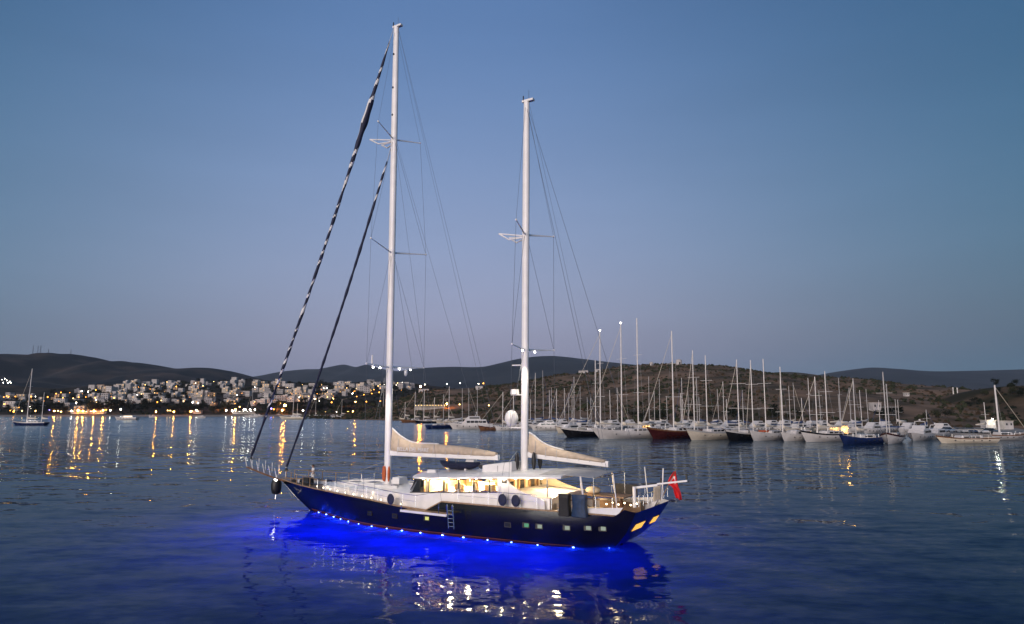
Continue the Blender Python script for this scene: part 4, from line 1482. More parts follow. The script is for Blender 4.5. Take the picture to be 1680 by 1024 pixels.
def motoryacht(label, px, py, heading, L, B, fb, tiers, hmat=None, lit=None, group=None, arch=True):
    o, p = boat_frame(label, 'motor yacht', px, py, heading, group, 'motor_yacht')
    rg = add_hull(o, L, B, fb, hmat or M['bwhite'], None, sheer=.35, tr=.9)
    z = fb * 1.0
    for cx, cl, cw, ch in tiers:
        cabin(o, cx * L, z - .1, cl * L, cw * B, ch, M['bwhite'], max(3, int(cl * L / 2)), lit, rake=.9, wh=.42)
        z += ch - .1
    if arch:
        a = MB()
        for sgn in (1, -1):
            a.path([(-.1 * L, sgn * B * .3, z - .2), (-.13 * L, sgn * B * .26, z + 1.0), (-.13 * L, 0, z + 1.15)], .09, 6)
        a.build('radar_arch', M['bwhite'], o)
        MB().ball((-.13 * L, 0, z + 1.45), (.28, .28, .25), 8, 6).build('radar_dome', M['bwhite'], o, smooth='all')
    for k in range(5):
        x = lerp(-.25, .3, k / 4) * L
        for sgn in (1, -1):
            r_ = rg[int(round((x / L + .5) * 14))]
            MB().ball((x, sgn * (r_[4][1] + .01), r_[4][2]), (.22, .06, .22), 8, 5).build('port', M['darkglass'], o)
    for sgn in (1, -1):
        k0 = rg[5:14]
        MB().path([(r[-1][0], sgn * r[-1][1] * .96, r[-1][2] + .7) for r in k0], .025, 4).build('guard_rail', M['steel'], o)
    return o


WL, BL = M['whitelamp'], M['bblack']
# front row, from the town side to the quay side
sailboat('dark-hulled schooner with two white masts and furled jib moored left of the big white-hulled one', 972, 716, 207, 22, 5.4, 1.7, M['bblack'], [(985, 543, dict(head=WL)), (977, 591, dict(boom=5, fore=None))], stripe=M['bwhite'])
sailboat('long white-hulled gulet with a very tall double mast and lit orange lamps on deck', 1036, 719, 205, 26, 6.2, 1.9, M['bwhite'], [(1020, 531, dict(head=WL, spl=3.0)), (1047, 522, dict(boom=6, spl=2.6))], stripe=M['bwhite'], awn=(-.28, .22, M['bgrey']))
sailboat('dark red gulet with one tall white mast', 1110, 719, 212, 22, 5.6, 2.0, M['bred'], [(1105, 543, dict(spl=3.0))], stripe=M['bwood'], cab=[(-.12, .4, .6, 1.1)])
sailboat('cream-hulled ketch with two white masts moored beside the dark red gulet', 1168, 721, 214, 20, 5.2, 1.9, M['bcream'], [(1139, 575, dict(spl=2.4)), (1160, 583, dict(boom=5, spl=2.4))], stripe=M['bgrey'], cab=[(-.12, .45, .6, 1.0)])
sailboat('black gulet with pale bow rail and single mast', 1222, 722, 222, 19, 5.2, 1.8, M['bblack'], [(1212, 590, dict(spl=2.8))], stripe=M['bwhite'])
sailboat('white sailing boat with orange cover and blue awning on deck', 1262, 722, 218, 18, 5.0, 1.7, M['bwhite'], [(1235, 591, dict(spl=2.2)), (1256, 589, dict(boom=5, spl=2.4))], stripe=M['bwhite'], awn=(-.3, .25, M['bcover']))
sailboat('small white sailing boat with dark windows between the orange-covered boat and the black-and-white gulet', 1308, 723, 214, 14, 4.4, 1.5, M['bwhite'], [(1277, 602, dict(spl=1.9))], cab=[(-.05, .5, .7, 1.3)], sprit=False)
sailboat('black and white gulet with white bow strake and amber lit stern', 1356, 724, 205, 18, 5.0, 1.8, M['bwhite'], [(1340, 618, dict(spl=2.2)), (1357, 609, dict(boom=5, spl=2.4))], stripe=M['bblack'], cab=[(-.1, .35, .55, .9)])
sailboat('blue-hulled sloop with a bare silver mast', 1412, 728, 200, 13, 4.2, 1.4, M['bblue'], [(1403, 621, dict(spl=1.9, mat=M['bspar']))], stripe=None, sprit=False)
sailboat('white tour boat with blue canopy and red rail seen bow-on', 1464, 727, 232, 14, 5.0, 1.7, M['bwhite'], [(1436, 610, dict(mat=M['bspar'], boom=0, fore=None)), (1458, 630, dict(boom=0, fore=None, mat=M['bspar']))], stripe=M['bred'], awn=(-.12, .6, M['bcover']), sprit=False)
sailboat('long low white sailing boat lying broadside off the quay, grey cabin cover', 1585, 727, 186, 15.6, 4.0, 1.15, M['bcream'], [], stripe=M['bwood'], cab=[(-.05, .4, .55, .75)], awn=(-.1, .25, M['bcream']), sprit=False)
sailboat('sailing boat with a thick white mast and two stays beside the small lit white building', 1655, 722, 10, 13, 3.8, 1.3, M['bgrey'], [(1638, 632, dict(r=.24, nspr=0, boom=0, fore=(6.2, 1.8)))], stripe=M['bwood'], sprit=False)
motoryacht('white motor yacht with square windows moored broadside behind the mizzen', 772, 704, 184, 17, 5.0, 1.8, [(-.08, .62, .86, 1.9), (-.05, .36, .7, 1.3)])
motoryacht('white catamaran-like motor yacht with a row of small windows', 898, 706, 172, 13, 5.2, 1.6, [(.0, .6, .9, 1.3), (-.05, .3, .7, .9)], arch=False)
motoryacht('pale motor cruiser nosing out beside the dark-hulled schooner', 933, 710, 214, 11, 4.0, 1.4, [(-.05, .5, .8, 1.4)], hmat=M['bcream'])
motoryacht('sleek white motor cruiser beside the blue-canopied tour boat', 1508, 722, 226, 15, 4.6, 1.5, [(-.06, .55, .85, 1.4), (-.12, .3, .7, 1.0)])
motoryacht('grey motor cruiser with dark windows between the sleek white cruiser and the long low boat', 1532, 720, 220, 13, 4.4, 1.4, [(-.06, .5, .85, 1.3)], hmat=M['bgrey'])
sailboat('small wooden boat with red deck beside the white motor yacht', 806, 706, 195, 10, 3.2, 1.1, M['bwood'], [(828, 643, dict(spl=1.2, boom=3))], stripe=M['bred'], sprit=False)
sailboat('small white sailing boat between the wooden boat and the mizzen', 832, 706, 200, 10, 3.0, 1.1, M['bwhite'], [(842, 648, dict(spl=1.2, boom=3))], sprit=False)
# smaller row further out, left of the motor yacht
for (px, py, hd, L, mt, mpx, mtop, lab) in [
        (676, 693, 196, 13, 'bwood', 680, 643, 'small brown-hulled sailing boat at the outer end of the marina'),
        (698, 694, 200, 12, 'bblack', 695, 642, 'small black-hulled sailing boat beside the brown-hulled one'),
        (718, 693, 196, 11, 'bwhite', 712, 652, 'small white sailing boat beyond the black-hulled one'),
        (732, 694, 200, 12, 'bcream', 736, 634, 'small cream sailing boat moored just beyond the white motor yacht'),
        (667, 690, 190, 9, 'bcream', 664, 660, 'little pale boat closest to the lit path at the outer marina')]:
    sailboat(lab, px, py, hd, L, 3.4, 1.15, M[mt], [(mpx, mtop, dict(boom=3.2, spl=1.3))], stripe=M['bwhite'] if mt == 'bblack' else None, sprit=False)
# boats packed behind the front row: bare masts over low cabins
random.seed(11)
back = [(756, 637), (767, 637), (781, 632), (725, 647), (872, 655), (880, 612), (890, 608), (900, 640), (907, 636), (915, 638), (925, 637), (935, 645), (941, 630), (944, 618), (954, 634), (962, 652), (968, 650), (1000, 640), (1012, 636),
        (1068, 618), (1077, 641), (1085, 622), (1093, 650), (1122, 620), (1117, 645), (1132, 642), (1147, 620), (1150, 652), (1178, 638), (1191, 626), (1196, 655), (1222, 640), (1287, 640), (1299, 633), (1304, 628), (1316, 653), (1332, 620), (1346, 640), (1377, 648), (1383, 620), (1399, 636), (1413, 640), (1424, 638), (1446, 657), (1474, 655), (1478, 656), (1521, 672), (1617, 660)]
FRONT = [(560, 'the outermost marina boats'), (772, 'the square-windowed motor yacht'), (850, 'the small wooden boat'), (898, 'the small-windowed motor yacht'), (933, 'the pale motor cruiser'), (972, 'the dark-hulled schooner'), (1036, 'the long white-hulled gulet'), (1110, 'the dark red gulet'), (1168, 'the cream-hulled ketch'),
         (1222, 'the black gulet'), (1262, 'the orange inflatable boat'), (1308, 'the dark-windowed white boat'), (1356, 'the black and white gulet'), (1412, 'the blue-hulled sloop'), (1464, 'the blue-canopied tour boat'), (1520, 'the sleek white motor cruiser'), (1640, 'the parked cars')]
def nearest_front(px):
    return min(FRONT, key=lambda q: abs(q[0] - px))[1]
HN = {'bwhite': 'white', 'bcream': 'cream', 'bgrey': 'grey', 'bblue': 'blue'}
seen_labels = {}
for i, (mpx, mtop) in enumerate(back):
    pyw = random.uniform(697, 703) if mpx < 960 else random.uniform(703, 710)
    if mpx > 1500:
        pyw = 712
    hd = random.choice((200, 205, 212, 218, 20, 28))
    L = random.uniform(10.5, 14)
    mt = random.choice(('bwhite', 'bwhite', 'bcream', 'bwhite', 'bgrey', 'bblue'))
    cvn = random.choice(('bcover', 'bcream', 'bgrey', 'bwhite'))
    spn = random.choice(('bspar', 'bmast', 'bspar'))
    lab = '%s sailing boat, %s boom cover, %s mast, behind %s' % (HN[mt], 'dark blue' if cvn == 'bcover' else HN[cvn], 'silver' if spn == 'bspar' else 'white', nearest_front(mpx))
    o, p = boat_frame(lab, 'sailing boat', mpx, pyw, hd, 'sailing boats packed behind the front row')
    add_hull(o, L, L * .29, 1.2, M[mt], None, n=14)
    cabin(o, -.02 * L, 1.1, .5 * L, L * .19, .6, M['bwhite'], 3)
    H = at_depth(mpx, mtop, p.y).z
    add_mast(o, .05 * L, 1.2, H, r=.12, nspr=2 if H > 15 else 1, spl=1.3, boom_l=L * .36, bcol=M[cvn], mat=M[spn], fore=(L * .48, 1.7) if random.random() < .45 else None, side=False)
# motor boats in the second row
for i, (px, py, L) in enumerate([(1090, 706, 11), (1195, 707, 12), (1205, 705, 11), (1330, 707, 12), (1290, 706, 10), (1380, 708, 11), (860, 703, 10), (1060, 708, 12), (1430, 711, 11), (1240, 707, 10), (1010, 705, 11), (1030, 704, 9), (1125, 706, 10), (1150, 708, 12), (1270, 705, 12), (1315, 708, 11), (1352, 706, 10), (1400, 708, 12), (1450, 709, 12), (1490, 712, 13), (960, 705, 10), (920, 703, 9), (880, 700, 9), (1180, 704, 9), (1550, 713, 11)]):
    motoryacht('small white motor boat showing its upper works behind ' + nearest_front(px), px, py, random.choice((200, 215, 30)), L, 3.8, 1.4, [(-.05, .55, .8, 1.3), (-.08, .35, .7, 1.0)], group='motor boats behind the front row', arch=False)

# lit deck of the black and white gulet, and of the big white gulet
def glow_panel(parent_label, px, py, rz, size, mat, name, label, cat, watts=0, z=1.5):
    p = on_water(px, py)
    o = thing(name, label, cat, (p.x, p.y, z), R(rz))
    MB().box((0, 0, size[2] / 2), size).build('curtain', M['bcream'], o)
    for k in range(3):
        MB().ball((lerp(-.4, .4, k / 2) * size[0], -size[1] * .5 - .15, size[2] * .75), .16, 8, 6).build('bulb', mat, o)
    if watts:
        lamp('deck_glow', o, (0, -size[1] * .5 - .7, size[2] * .6), watts, (1.0, .52, .14), radius=.3)
    return o
glow_panel('', 1386, 722, 20, (2.4, .3, 2.8), M['litorange'], 'deck_tent', 'amber lit canvas tent on the stern of the black and white gulet', 'tent', 260, .9)
glow_panel('', 1372, 721, 20, (4.4, .3, 1.1), M['litorange'], 'deck_canopy', 'amber lit low canopy on the deck of the black and white gulet', 'canopy', 120, 2.2)
glow_panel('', 1060, 716, 20, (2.4, .3, .8), M['litorange'], 'deck_canopy', 'small orange lit canopy on the deck of the long white-hulled gulet', 'canopy', 40, 2.3)
o = thing('inflatable_boat', 'orange inflatable boat carried on the white sailing boat with blue awning', 'inflatable boat', on_water(1253, 722) + Vector((0, -.3, 2.05)), R(200))
mb = MB()
mb.loft([[(x, w + .25 * math.cos(a), .25 + .25 * math.sin(a)) for a in [2 * math.pi * i / 8 for i in range(8)]] for x, w in ((-1.4, .5), (.6, .5), (1.3, .25), (1.6, 0))])
mb.loft([[(x, -w + .25 * math.cos(a), .25 + .25 * math.sin(a)) for a in [2 * math.pi * i / 8 for i in range(8)]] for x, w in ((-1.4, .5), (.6, .5), (1.3, .25), (1.6, 0))])
mb.build('tube', M['borange'], o, smooth='all')
MB().box((0, 0, .2), (2.6, .9, .1)).build('floor', M['bgrey'], o)

# boats on the open bay in front of the town
sailboat('dark ketch with two bare masts anchored alone in front of the town waterfront', 48, 698, 175, 17, 4.4, 1.3, M['bblue'], [(44, 605, dict(spl=1.6, boom=5, fore=(8.2, 1.8))), (68, 644, dict(boom=3, fore=None))], stripe=M['bwhite'])
motoryacht('white motor boat anchored on the bay in front of the waterfront trees', 207, 689, 178, 15, 4.6, 1.5, [(-.1, .5, .8, 1.3)], lit=M['litwarm'], arch=False)
sailboat('white two-masted sailing boat anchored in front of the strong orange street lamp', 480, 688, 178, 18, 4.6, 1.4, M['bcream'], [(480, 640, dict(spl=1.5, boom=5)), (487, 662, dict(boom=3, fore=None))])
for i, (px, py, L, hd) in enumerate([(420, 684, 12, 180), (515, 684, 10, 200), (522, 686, 9, 190), (555, 685, 11, 185), (587, 687, 8, 220), (610, 684, 7, 180), (627, 683, 10, 184), (250, 685, 5, 200), (331, 686, 5, 190)]):
    motoryacht('little white motor boat anchored off the town shore', px, py, hd, L, L * .34, 1.0, [(-.05, .4, .8, 1.1)], arch=False, group='little boats anchored off the town')
for i, (px, py, mt) in enumerate([(412, 685, 640), (560, 685, 655), (628, 684, 620), (517, 685, 650)]):
    sailboat('small white sloop with a bare mast anchored off the town shore', px, py, 185, 10, 3.0, 1.0, M['bwhite'], [(px, mt, dict(spl=1.0, boom=3, mat=M['bspar']))], sprit=False, group='small sloops anchored off the town')

# quay and pontoons
M['concrete'] = principled('quay_concrete', (.20, .185, .17), .85, var=.2, scale=.3)
qz = MB()
qz.prism([on_water(1462, 708) + Vector((0, 0, -1)), on_water(1560, 717) + Vector((0, 0, -1)), on_water(1720, 718) + Vector((0, 0, -1)), on_water(1760, 700) + Vector((0, 60, -1)), on_water(1440, 703) + Vector((0, 60, -1))], (0, 0, 2.0))
tag(qz.build('quay', M['concrete']), kind='structure')
pn_ = MB()
for a, b in (((850, 699), (1440, 709)), ((640, 689), (850, 699))):
    p, q = on_water(*a), on_water(*b)
    d = (q - p).normalized()
    nrm_ = Vector((-d.y, d.x, 0)) * 1.6
    pn_.prism([p - nrm_ + Vector((0, 0, -.3)), q - nrm_ + Vector((0, 0, -.3)), q + nrm_ + Vector((0, 0, -.3)), p + nrm_ + Vector((0, 0, -.3))], (0, 0, .9))
tag(pn_.build('pontoon', M['concrete']), kind='structure')

# parked cars on the quay
CARC = [('silver', (.42, .43, .44)), ('dark blue', (.03, .05, .10)), ('white', (.68, .67, .66)), ('dark grey', (.06, .062, .066)), ('pale blue', (.22, .28, .36))]
for i, (px, py) in enumerate([(1578, 710), (1594, 710.5), (1610, 711), (1626, 711), (1556, 709)]):
    nm, colr = CARC[i]
    mt = principled('car_paint_%d' % i, colr, .25, coat=.6)
    q = on_water(px, py, 1.0)
    o = thing('parked_car', nm + ' car parked nose to the water on the quay behind the long low boat', 'car', q, R(-95 + i * 3))
    prof = [(-2.1, .35), (2.1, .35), (2.15, .65), (1.95, .82), (1.05, .95), (-1.9, .98), (-2.12, .75)]
    MB().loft([[(x, y * (.95 if z > .9 else 1), z) for x, z in prof] for y in (-.86, .86)]).build('body', mt, o, smooth=30)
    MB().loft([[(x, y, z) for x, y, z in r] for r in ([(-1.75, -.78, .95), (-1.35, -.64, 1.44), (.15, -.64, 1.46), (.95, -.78, .95)], [(-1.75, .78, .95), (-1.35, .64, 1.44), (.15, .64, 1.46), (.95, .78, .95)])]).build('cabin_glass', M['darkglass'], o)
    MB().box((-.6, 0, 1.46), (1.4, 1.26, .05)).build('roof', mt, o)
    for x in (-1.3, 1.3):
        for y in (-.82, .82):
            w_ = MB().tube((x, y - .1, .32), (x, y + .1, .32), .32, 12).build('wheel', M['black'], o)
            MB().tube((x, y - .11, .32), (x, y + .11, .32), .18, 8).build('rim', M['steel'], w_)
    for y in (-.6, .6):
        MB().box((2.1, y, .68), (.08, .35, .14)).build('headlight', M['bwhite'], o)

# ------------------------------------------------------------------ the town across the bay
M['wallwhite'] = principled('whitewashed_wall', (.44, .415, .40), .8, var=.2, scale=.4)
M['wallcream'] = principled('cream_wall', (.48, .42, .35), .8, var=.10, scale=.4)
M['wallgrey'] = principled('grey_wall', (.30, .29, .30), .8, var=.12, scale=.4)
M['walltan'] = principled('tan_stone_wall', (.33, .23, .16), .85, var=.2, scale=.5)
M['roofslab'] = principled('flat_roof', (.30, .28, .27), .9, var=.2, scale=.5)
M['winlit'] = emitter('lit_window_glow', (1.0, .55, .18), 1.4)
M['winlit2'] = emitter('pale_lit_window_glow', (1.0, .86, .62), 2.0)
M['lamporange'] = emitter('sodium_lamp_glow', (1.0, .36, .045), 12)
M['lampbig'] = emitter('strong_sodium_lamp_glow', (1.0, .29, .03), 800)
M['lampwhite'] = emitter('cool_lamp_glow', (1.0, .90, .74), 40)
M['lampyellow'] = emitter('yellow_lamp_glow', (1.0, .62, .20), 12)
M['lampblue'] = emitter('blue_violet_lamp_glow', (.30, .22, 1.0), 12)
M['pole'] = principled('lamp_pole', (.08, .08, .08), .5, metal=.5)
M['bark'] = principled('bark', (.06, .045, .032), .9, var=.3, scale=2)
M['leafdark'] = principled('dark_foliage', (.012, .016, .010), .9, var=.35, scale=.6, spec=.1)
M['leafolive'] = principled('olive_foliage', (.030, .034, .018), .9, var=.35, scale=.6, spec=.1)
random.seed(5)


def house_proto(w, d, st, wall, lit_k, stepped):
    """a flat-roofed house facing -y; returns the list of (name, mesh, children)"""
    h = 2.9 * st
    parts = []
    mb = MB()
    mb.box((0, 0, h / 2 - 1.5), (w, d, h + 3))
    if stepped:
        mb.box((w * .18, d * .1, h + 1.25), (w * .55, d * .6, 2.5))
    parts.append(('wall', mb.mesh('wall', M[wall])))
    mb = MB()
    for a, b, sx, sy in ((0, -d / 2 + .1, w + .1, .22), (0, d / 2 - .1, w + .1, .22), (-w / 2 + .1, 0, .22, d - .3), (w / 2 - .1, 0, .22, d - .3)):
        mb.box((a, b, h + .22), (sx, sy, .5))
    parts.append(('parapet', mb.mesh('parapet', M[wall])))
    nw = max(2, int(w / 2.6))
    wins = []
    for s in range(st):
        for k in range(nw):
            x = lerp(-w / 2, w / 2, (k + .5) / nw)
            lit = random.random() < lit_k
            wins.append(((x, -d / 2 - .03, 2.9 * s + 1.5), (w / nw * .5, .12, 1.35), 'winlit' if lit else 'darkglass'))
        if s and random.random() < .6:
            parts.append(('balcony', MB().box((0, -d / 2 - .6, 2.9 * s), (w * .8, 1.2, .18)).box((0, -d / 2 - 1.15, 2.9 * s + .5), (w * .8, .1, .85)).mesh('balcony', M[wall])))
    for c, s_, mt in wins:
        parts.append(('window', MB().box(c, s_).mesh('window', M[mt])))
    return parts


PROTO = []
for w, d, st, wall, lk, stp in ((8, 8, 2, 'wallwhite', 0, False), (10, 8, 2, 'wallwhite', .12, True), (7, 7, 1, 'wallwhite', 0, False), (13, 9, 2, 'wallcream', .2, False),
                                (9, 8, 3, 'wallwhite', .1, False), (12, 9, 3, 'wallcream', .08, True), (8, 8, 2, 'wallgrey', 0, True), (11, 8, 2, 'walltan', .25, False), (15, 9, 2, 'wallwhite', .06, False), (7, 7, 2, 'wallwhite', .5, False)):
    PROTO.append((house_proto(w, d, st, wall, lk, stp), w, st, {'wallwhite': 'white', 'wallcream': 'cream', 'wallgrey': 'grey', 'walltan': 'tan'}[wall], stp, lk))


def house(k, pos, rz, sc, where):
    parts, w, st, colr, stp, lk = PROTO[k]
    lab = '%s%s %s house%s %s' % ('window-lit ' if lk >= .2 else '', colr, {1: 'one-storey', 2: 'two-storey', 3: 'three-storey'}[st], ' with roof room' if stp else '', where)
    o = thing('house', lab, 'house', pos, rz, 'houses of the town: ' + lab)
    o.scale = (sc, sc, sc)
    for nm, me in parts:
        link(nm, me, o)
    return o


placed = []
def try_house(px, py, ks, scr=(.42, .74), where=None, force=False):
    p = town_hill.drop(px, py)
    k = random.choice(ks)
    if not force:
        for q, r in placed:
            if abs(q.x - p.x) < r and abs(q.y - p.y) < 7:
                return
    sc = random.uniform(*scr)
    placed.append((p, PROTO[k][1] * sc * .62 + 1.2))
    hgt = p.z
    zone = where or ('along the waterfront' if hgt < 6 else 'low on the slope' if hgt < 15 else 'midway up the slope' if hgt < 26 else 'high on the slope')
    side = 'beyond the anchored ketch' if px < 170 else 'above the dark waterfront trees' if px < 370 else 'above the strong orange lamp' if px < 520 else 'beside the lit path'
    house(k, (p.x, p.y, p.z), R(random.uniform(-22, 22)), sc, zone + ' ' + side)


allk = [0, 0, 1, 1, 2, 3, 4, 4, 5, 6, 8, 9, 7]
# town outline: upper edge of the houses in the photograph
TOPL = [(0, 650), (60, 650), (110, 645), (160, 636), (200, 630), (250, 630), (300, 628), (350, 625), (400, 623), (440, 628), (480, 630), (540, 630), (570, 628), (600, 627), (640, 630), (700, 634)]
LOWL = [(0, 676), (90, 674), (200, 672), (230, 661), (330, 663), (360, 668), (400, 668), (470, 664), (520, 660), (560, 652), (600, 645), (640, 641), (700, 638)]
tries = 0
while len(placed) < 282 and tries < 7000:
    tries += 1
    px = random.uniform(-20, 680) if random.random() < .35 else random.uniform(150, 680)
    t_, l_ = interp(px, TOPL), interp(px, LOWL)
    py = lerp(t_, l_, random.random() ** .9)
    if py < t_ + .5:
        continue
    try_house(px, py, allk)
for px, py, k in ((592, 640, 5), (578, 638, 4), (556, 640, 3), (460, 657, 8), (476, 657, 8), (487, 655, 5), (420, 634, 5), (213, 640, 4), (222, 633, 5), (178, 641, 7), (167, 638, 7), (155, 675, 3), (132, 674, 3), (323, 665, 1), (20, 668, 8)):
    try_house(px, py, [k], (.65, .85), force=True)

# lamps of the town: a post with a glowing head
def street_lamp(px, py, mt, r, hill=town_hill, label=None, h=5.0, z0=None):
    # the head is seen at the pixel: find the ground just below it
    r_ = ray(px, py)
    p = hill.drop(px, min(py + 3.5, 681.5))
    s = p.y / r_.y
    zh = CAMH + r_.z * s
    h = min(9.0, max(3.0, zh - p.z))
    kind = {'lamporange': 'orange', 'lampbig': 'strong orange', 'lampwhite': 'white', 'lampyellow': 'yellow', 'lampblue': 'blue-violet'}[mt]
    lab = label or '%s lit street lamp %s' % (kind, 'on the town waterfront' if p.z < 3 else 'among the lower houses of the town' if p.z < 15 else 'among the upper houses of the town')
    o = thing('street_lamp', lab, 'street lamp', (r_.x * s, p.y, p.z), 0, 'town lamps: ' + lab)
    link('lamp_post', POST_ME, o).scale = (1, 1, h / 5.0)
    hd = link('lamp_head', HEADS[mt], o, (0, 0, h))
    hd.scale = (r, r, r)
    return o
POST_ME = MB().tube((0, 0, -.5), (0, 0, 4.9), .10, 6, .06).mesh('lamp_post', M['pole'])
HEADS = {k: MB().ball((0, 0, 0), 1.0, 8, 6).mesh('lamp_head', M[k]) for k in ('lamporange', 'lampbig', 'lampwhite', 'lampyellow', 'lampblue')}
O_, Wh, Ye, Bg, Bl = 'lamporange', 'lampwhite', 'lampyellow', 'lampbig', 'lampblue'
LAMPS = [(6, 653, O_, .4), (11, 651, O_, .4), (14, 652, O_, .4), (25, 652, O_, .55), (51, 652, O_, .55), (7, 665, O_, .5), (49, 669, Wh, .35), (36, 677, Ye, .4), (58, 677, Ye, .45), (22, 680, O_, .6), (78, 653, O_, .5), (92, 647, O_, .45), (100, 645, O_, .5),
         (103, 654, O_, .45), (120, 655, Ye, .45), (129, 653, O_, .5), (134, 643, Wh, .45), (144.5, 644, Wh, .45), (157, 641, O_, .5), (169, 639, O_, .6), (156, 654, O_, .5), (187, 655, O_, .5), (95, 677, Ye, .5), (100, 678, Ye, .5), (117, 677, Wh, .5),
         (128, 676, Bg, .5), (132, 671, Bg, .55), (136, 677, Bg, .4), (154, 677, Bg, .45), (169, 676, Bg, .45), (174, 675, O_, .45), (181, 676, Wh, .45), (198, 674, Wh, .55), (81, 675, Bl, .4), (89, 677, Bg, .35), (125, 663, Wh, .35), (112, 664, Wh, .3),
         (238, 632, Ye, .4), (262, 635, O_, .5), (274, 627, Ye, .4), (289, 635, O_, .5), (316, 634, O_, .65), (333, 634, Ye, .5), (299, 627, Wh, .35), (225, 649, Wh, .35), (258, 662, O_, .45), (301, 660, Ye, .45), (316, 662, Wh, .4), (325, 663, Wh, .4),
         (347, 670, Wh, .4), (365, 668, Bg, .45), (366, 662, O_, .4), (385, 645, Wh, .5), (386, 632, Ye, .4), (275, 676, Ye, .4), (279, 676, Ye, .4), (322, 676, Wh, .45), (371, 676, Wh, .5), (386, 675, Bg, .45), (393, 670, Ye, .5), (400, 675, Wh, .55), (410, 675, Wh, .55), (256, 678, Bg, .3), (285, 678, Bg, .3), (313, 678, Bg, .32),
         (403, 675, Wh, .5), (418, 675, Wh, .55), (381, 677, Wh, .6), (445, 673, Bl, .6), (449, 674, O_, .5), (467.5, 668, Bg, 1.15), (463, 676, Bg, .45), (491, 654, Wh, .45), (516, 656, Wh, .4), (553, 639, O_, .7), (574, 632, O_, .6), (581, 643, O_, .45), (531, 638, Wh, .45), (536, 638, Wh, .4), (497, 676, Wh, .5),
         (535, 650, Ye, .45), (537, 653, Ye, .4), (547, 656, Ye, .4), (494, 666, Ye, .45), (544, 662, O_, .55), (552, 678, Wh, .4), (571, 677, Bg, .35), (579, 678, Bg, .28), (583, 661, Bg, .3), (601, 661, O_, .45), (624, 660, O_, .45), (620, 671, Ye, .45), (622, 645, O_, .5), (597, 649, O_, .4), (610, 647, O_, .4), (585, 652, O_, .4),
         (652, 629, Ye, .5), (660, 628, Wh, .45), (662, 632, Ye, .45), (673, 629, Wh, .4), (626, 678, Bg, .35), (534, 679, Ye, .35), (541, 679, Wh, .3)]
for px, py, mt, r in LAMPS:
    street_lamp(px, py, mt, r)
random.seed(77)
for _ in range(95):
    px = random.uniform(0, 660)
    py = random.uniform(interp(px, TOPL) + 1, interp(px, LOWL) + 2)
    street_lamp(px, py, random.choice((O_, O_, O_, Ye, Ye, Wh)), random.uniform(.16, .36))
# lights on the spur at the far left
for px, py in ((5.5, 627), (8, 620), (11, 623), (13, 627.5), (16, 625), (18, 627), (3, 622)):
    street_lamp(px, py + 1, Wh, .35, town_hill, 'white lamp in the cluster on the spur behind the anchored ketch')
# headland lamps
for px, py, mt, r in ((690, 634, Bg, .8), (733, 667, Bg, .35), (754, 668, Ye, .35), (802, 670, Ye, .35), (697, 631, Wh, .3), (733, 630, Wh, .3), (755, 629, Wh, .3), (793, 629, O_, .5), (785, 630, Wh, .35)):
    street_lamp(px, py, mt, r, head_hill, 'lamp on the slope above the marina between the masts' if py < 640 else 'yellow lamp on the shore behind the outer marina boats')

# waterfront bar with a string of yellow bulbs, behind the outer marina boats
p = head_hill.drop(706, 672)
o = thing('shore_bar', 'low pale waterfront bar with a row of yellow bulbs behind the outer marina boats', 'building', p, R(4))
MB().box((0, 2, 1.2), (20, 5, 3.4)).build('wall', M['wallwhite'], o)
MB().box((0, -.5, 3.0), (21, 9, .2)).build('roof', M['roofslab'], o)
for k in range(6):
    MB().tube((-9 + 3.6 * k, -4.4, -1), (-9 + 3.6 * k, -4.4, 2.9), .08).build('post', M['pole'], o)
for k in range(11):
    MB().ball((-9.5 + 1.9 * k, -4.7, 2.6), .16, 6, 4).build('bulb', M['lampyellow'], o)
# white restaurant terrace at the water's edge and blue-violet lit kiosk
for px, py, w, lab, mt in ((130, 679.5, 16, 'brightly lit waterfront terrace under the left town', 'lampyellow'), (156, 679.5, 14, 'pale lit waterfront terrace beside the brightly lit one', 'lampwhite'), (398, 680, 18, 'white lit waterfront terrace below the middle of the town', 'lampwhite'), (322, 679.5, 7, 'small white lit kiosk on the beach', 'lampwhite')):
    p = town_hill.drop(px, py)
    o = thing('terrace', lab, 'terrace', p)
    MB().box((0, 2.5, 1.0), (w, 3, 3)).build('wall', M['wallwhite'], o)
    MB().box((0, 0, 2.7), (w + 1, 7, .15)).build('canopy', M['bwhite'], o)
    for k in range(int(w / 3)):
        MB().ball((lerp(-w / 2 + 1, w / 2 - 1, k / max(1, int(w / 3) - 1)), -2.6, 2.3), .13, 6, 4).build('bulb', M[mt], o)
        MB().tube((lerp(-w / 2, w / 2, k / max(1, int(w / 3) - 1)), -3.2, -1), (lerp(-w / 2, w / 2, k / max(1, int(w / 3) - 1)), -3.2, 2.65), .06).build('post', M['pole'], o)
# beach and promenade strip at the foot of the town
M['sand'] = principled('beach_sand', (.20, .175, .15), .9, var=.15, scale=.3)
xs_ = [at_depth(px, 683, 560).x for px in range(-60, 660, 20)]
mb = MB()
mb.loft([[(x, 553.5 + 1.5 * fbm(x / 30, 0), -.3), (x, 557, .45), (x, 566, 1.3)] for x in xs_], closed=False)
tag(mb.build('beach', M['sand'], fix=False), kind='structure')

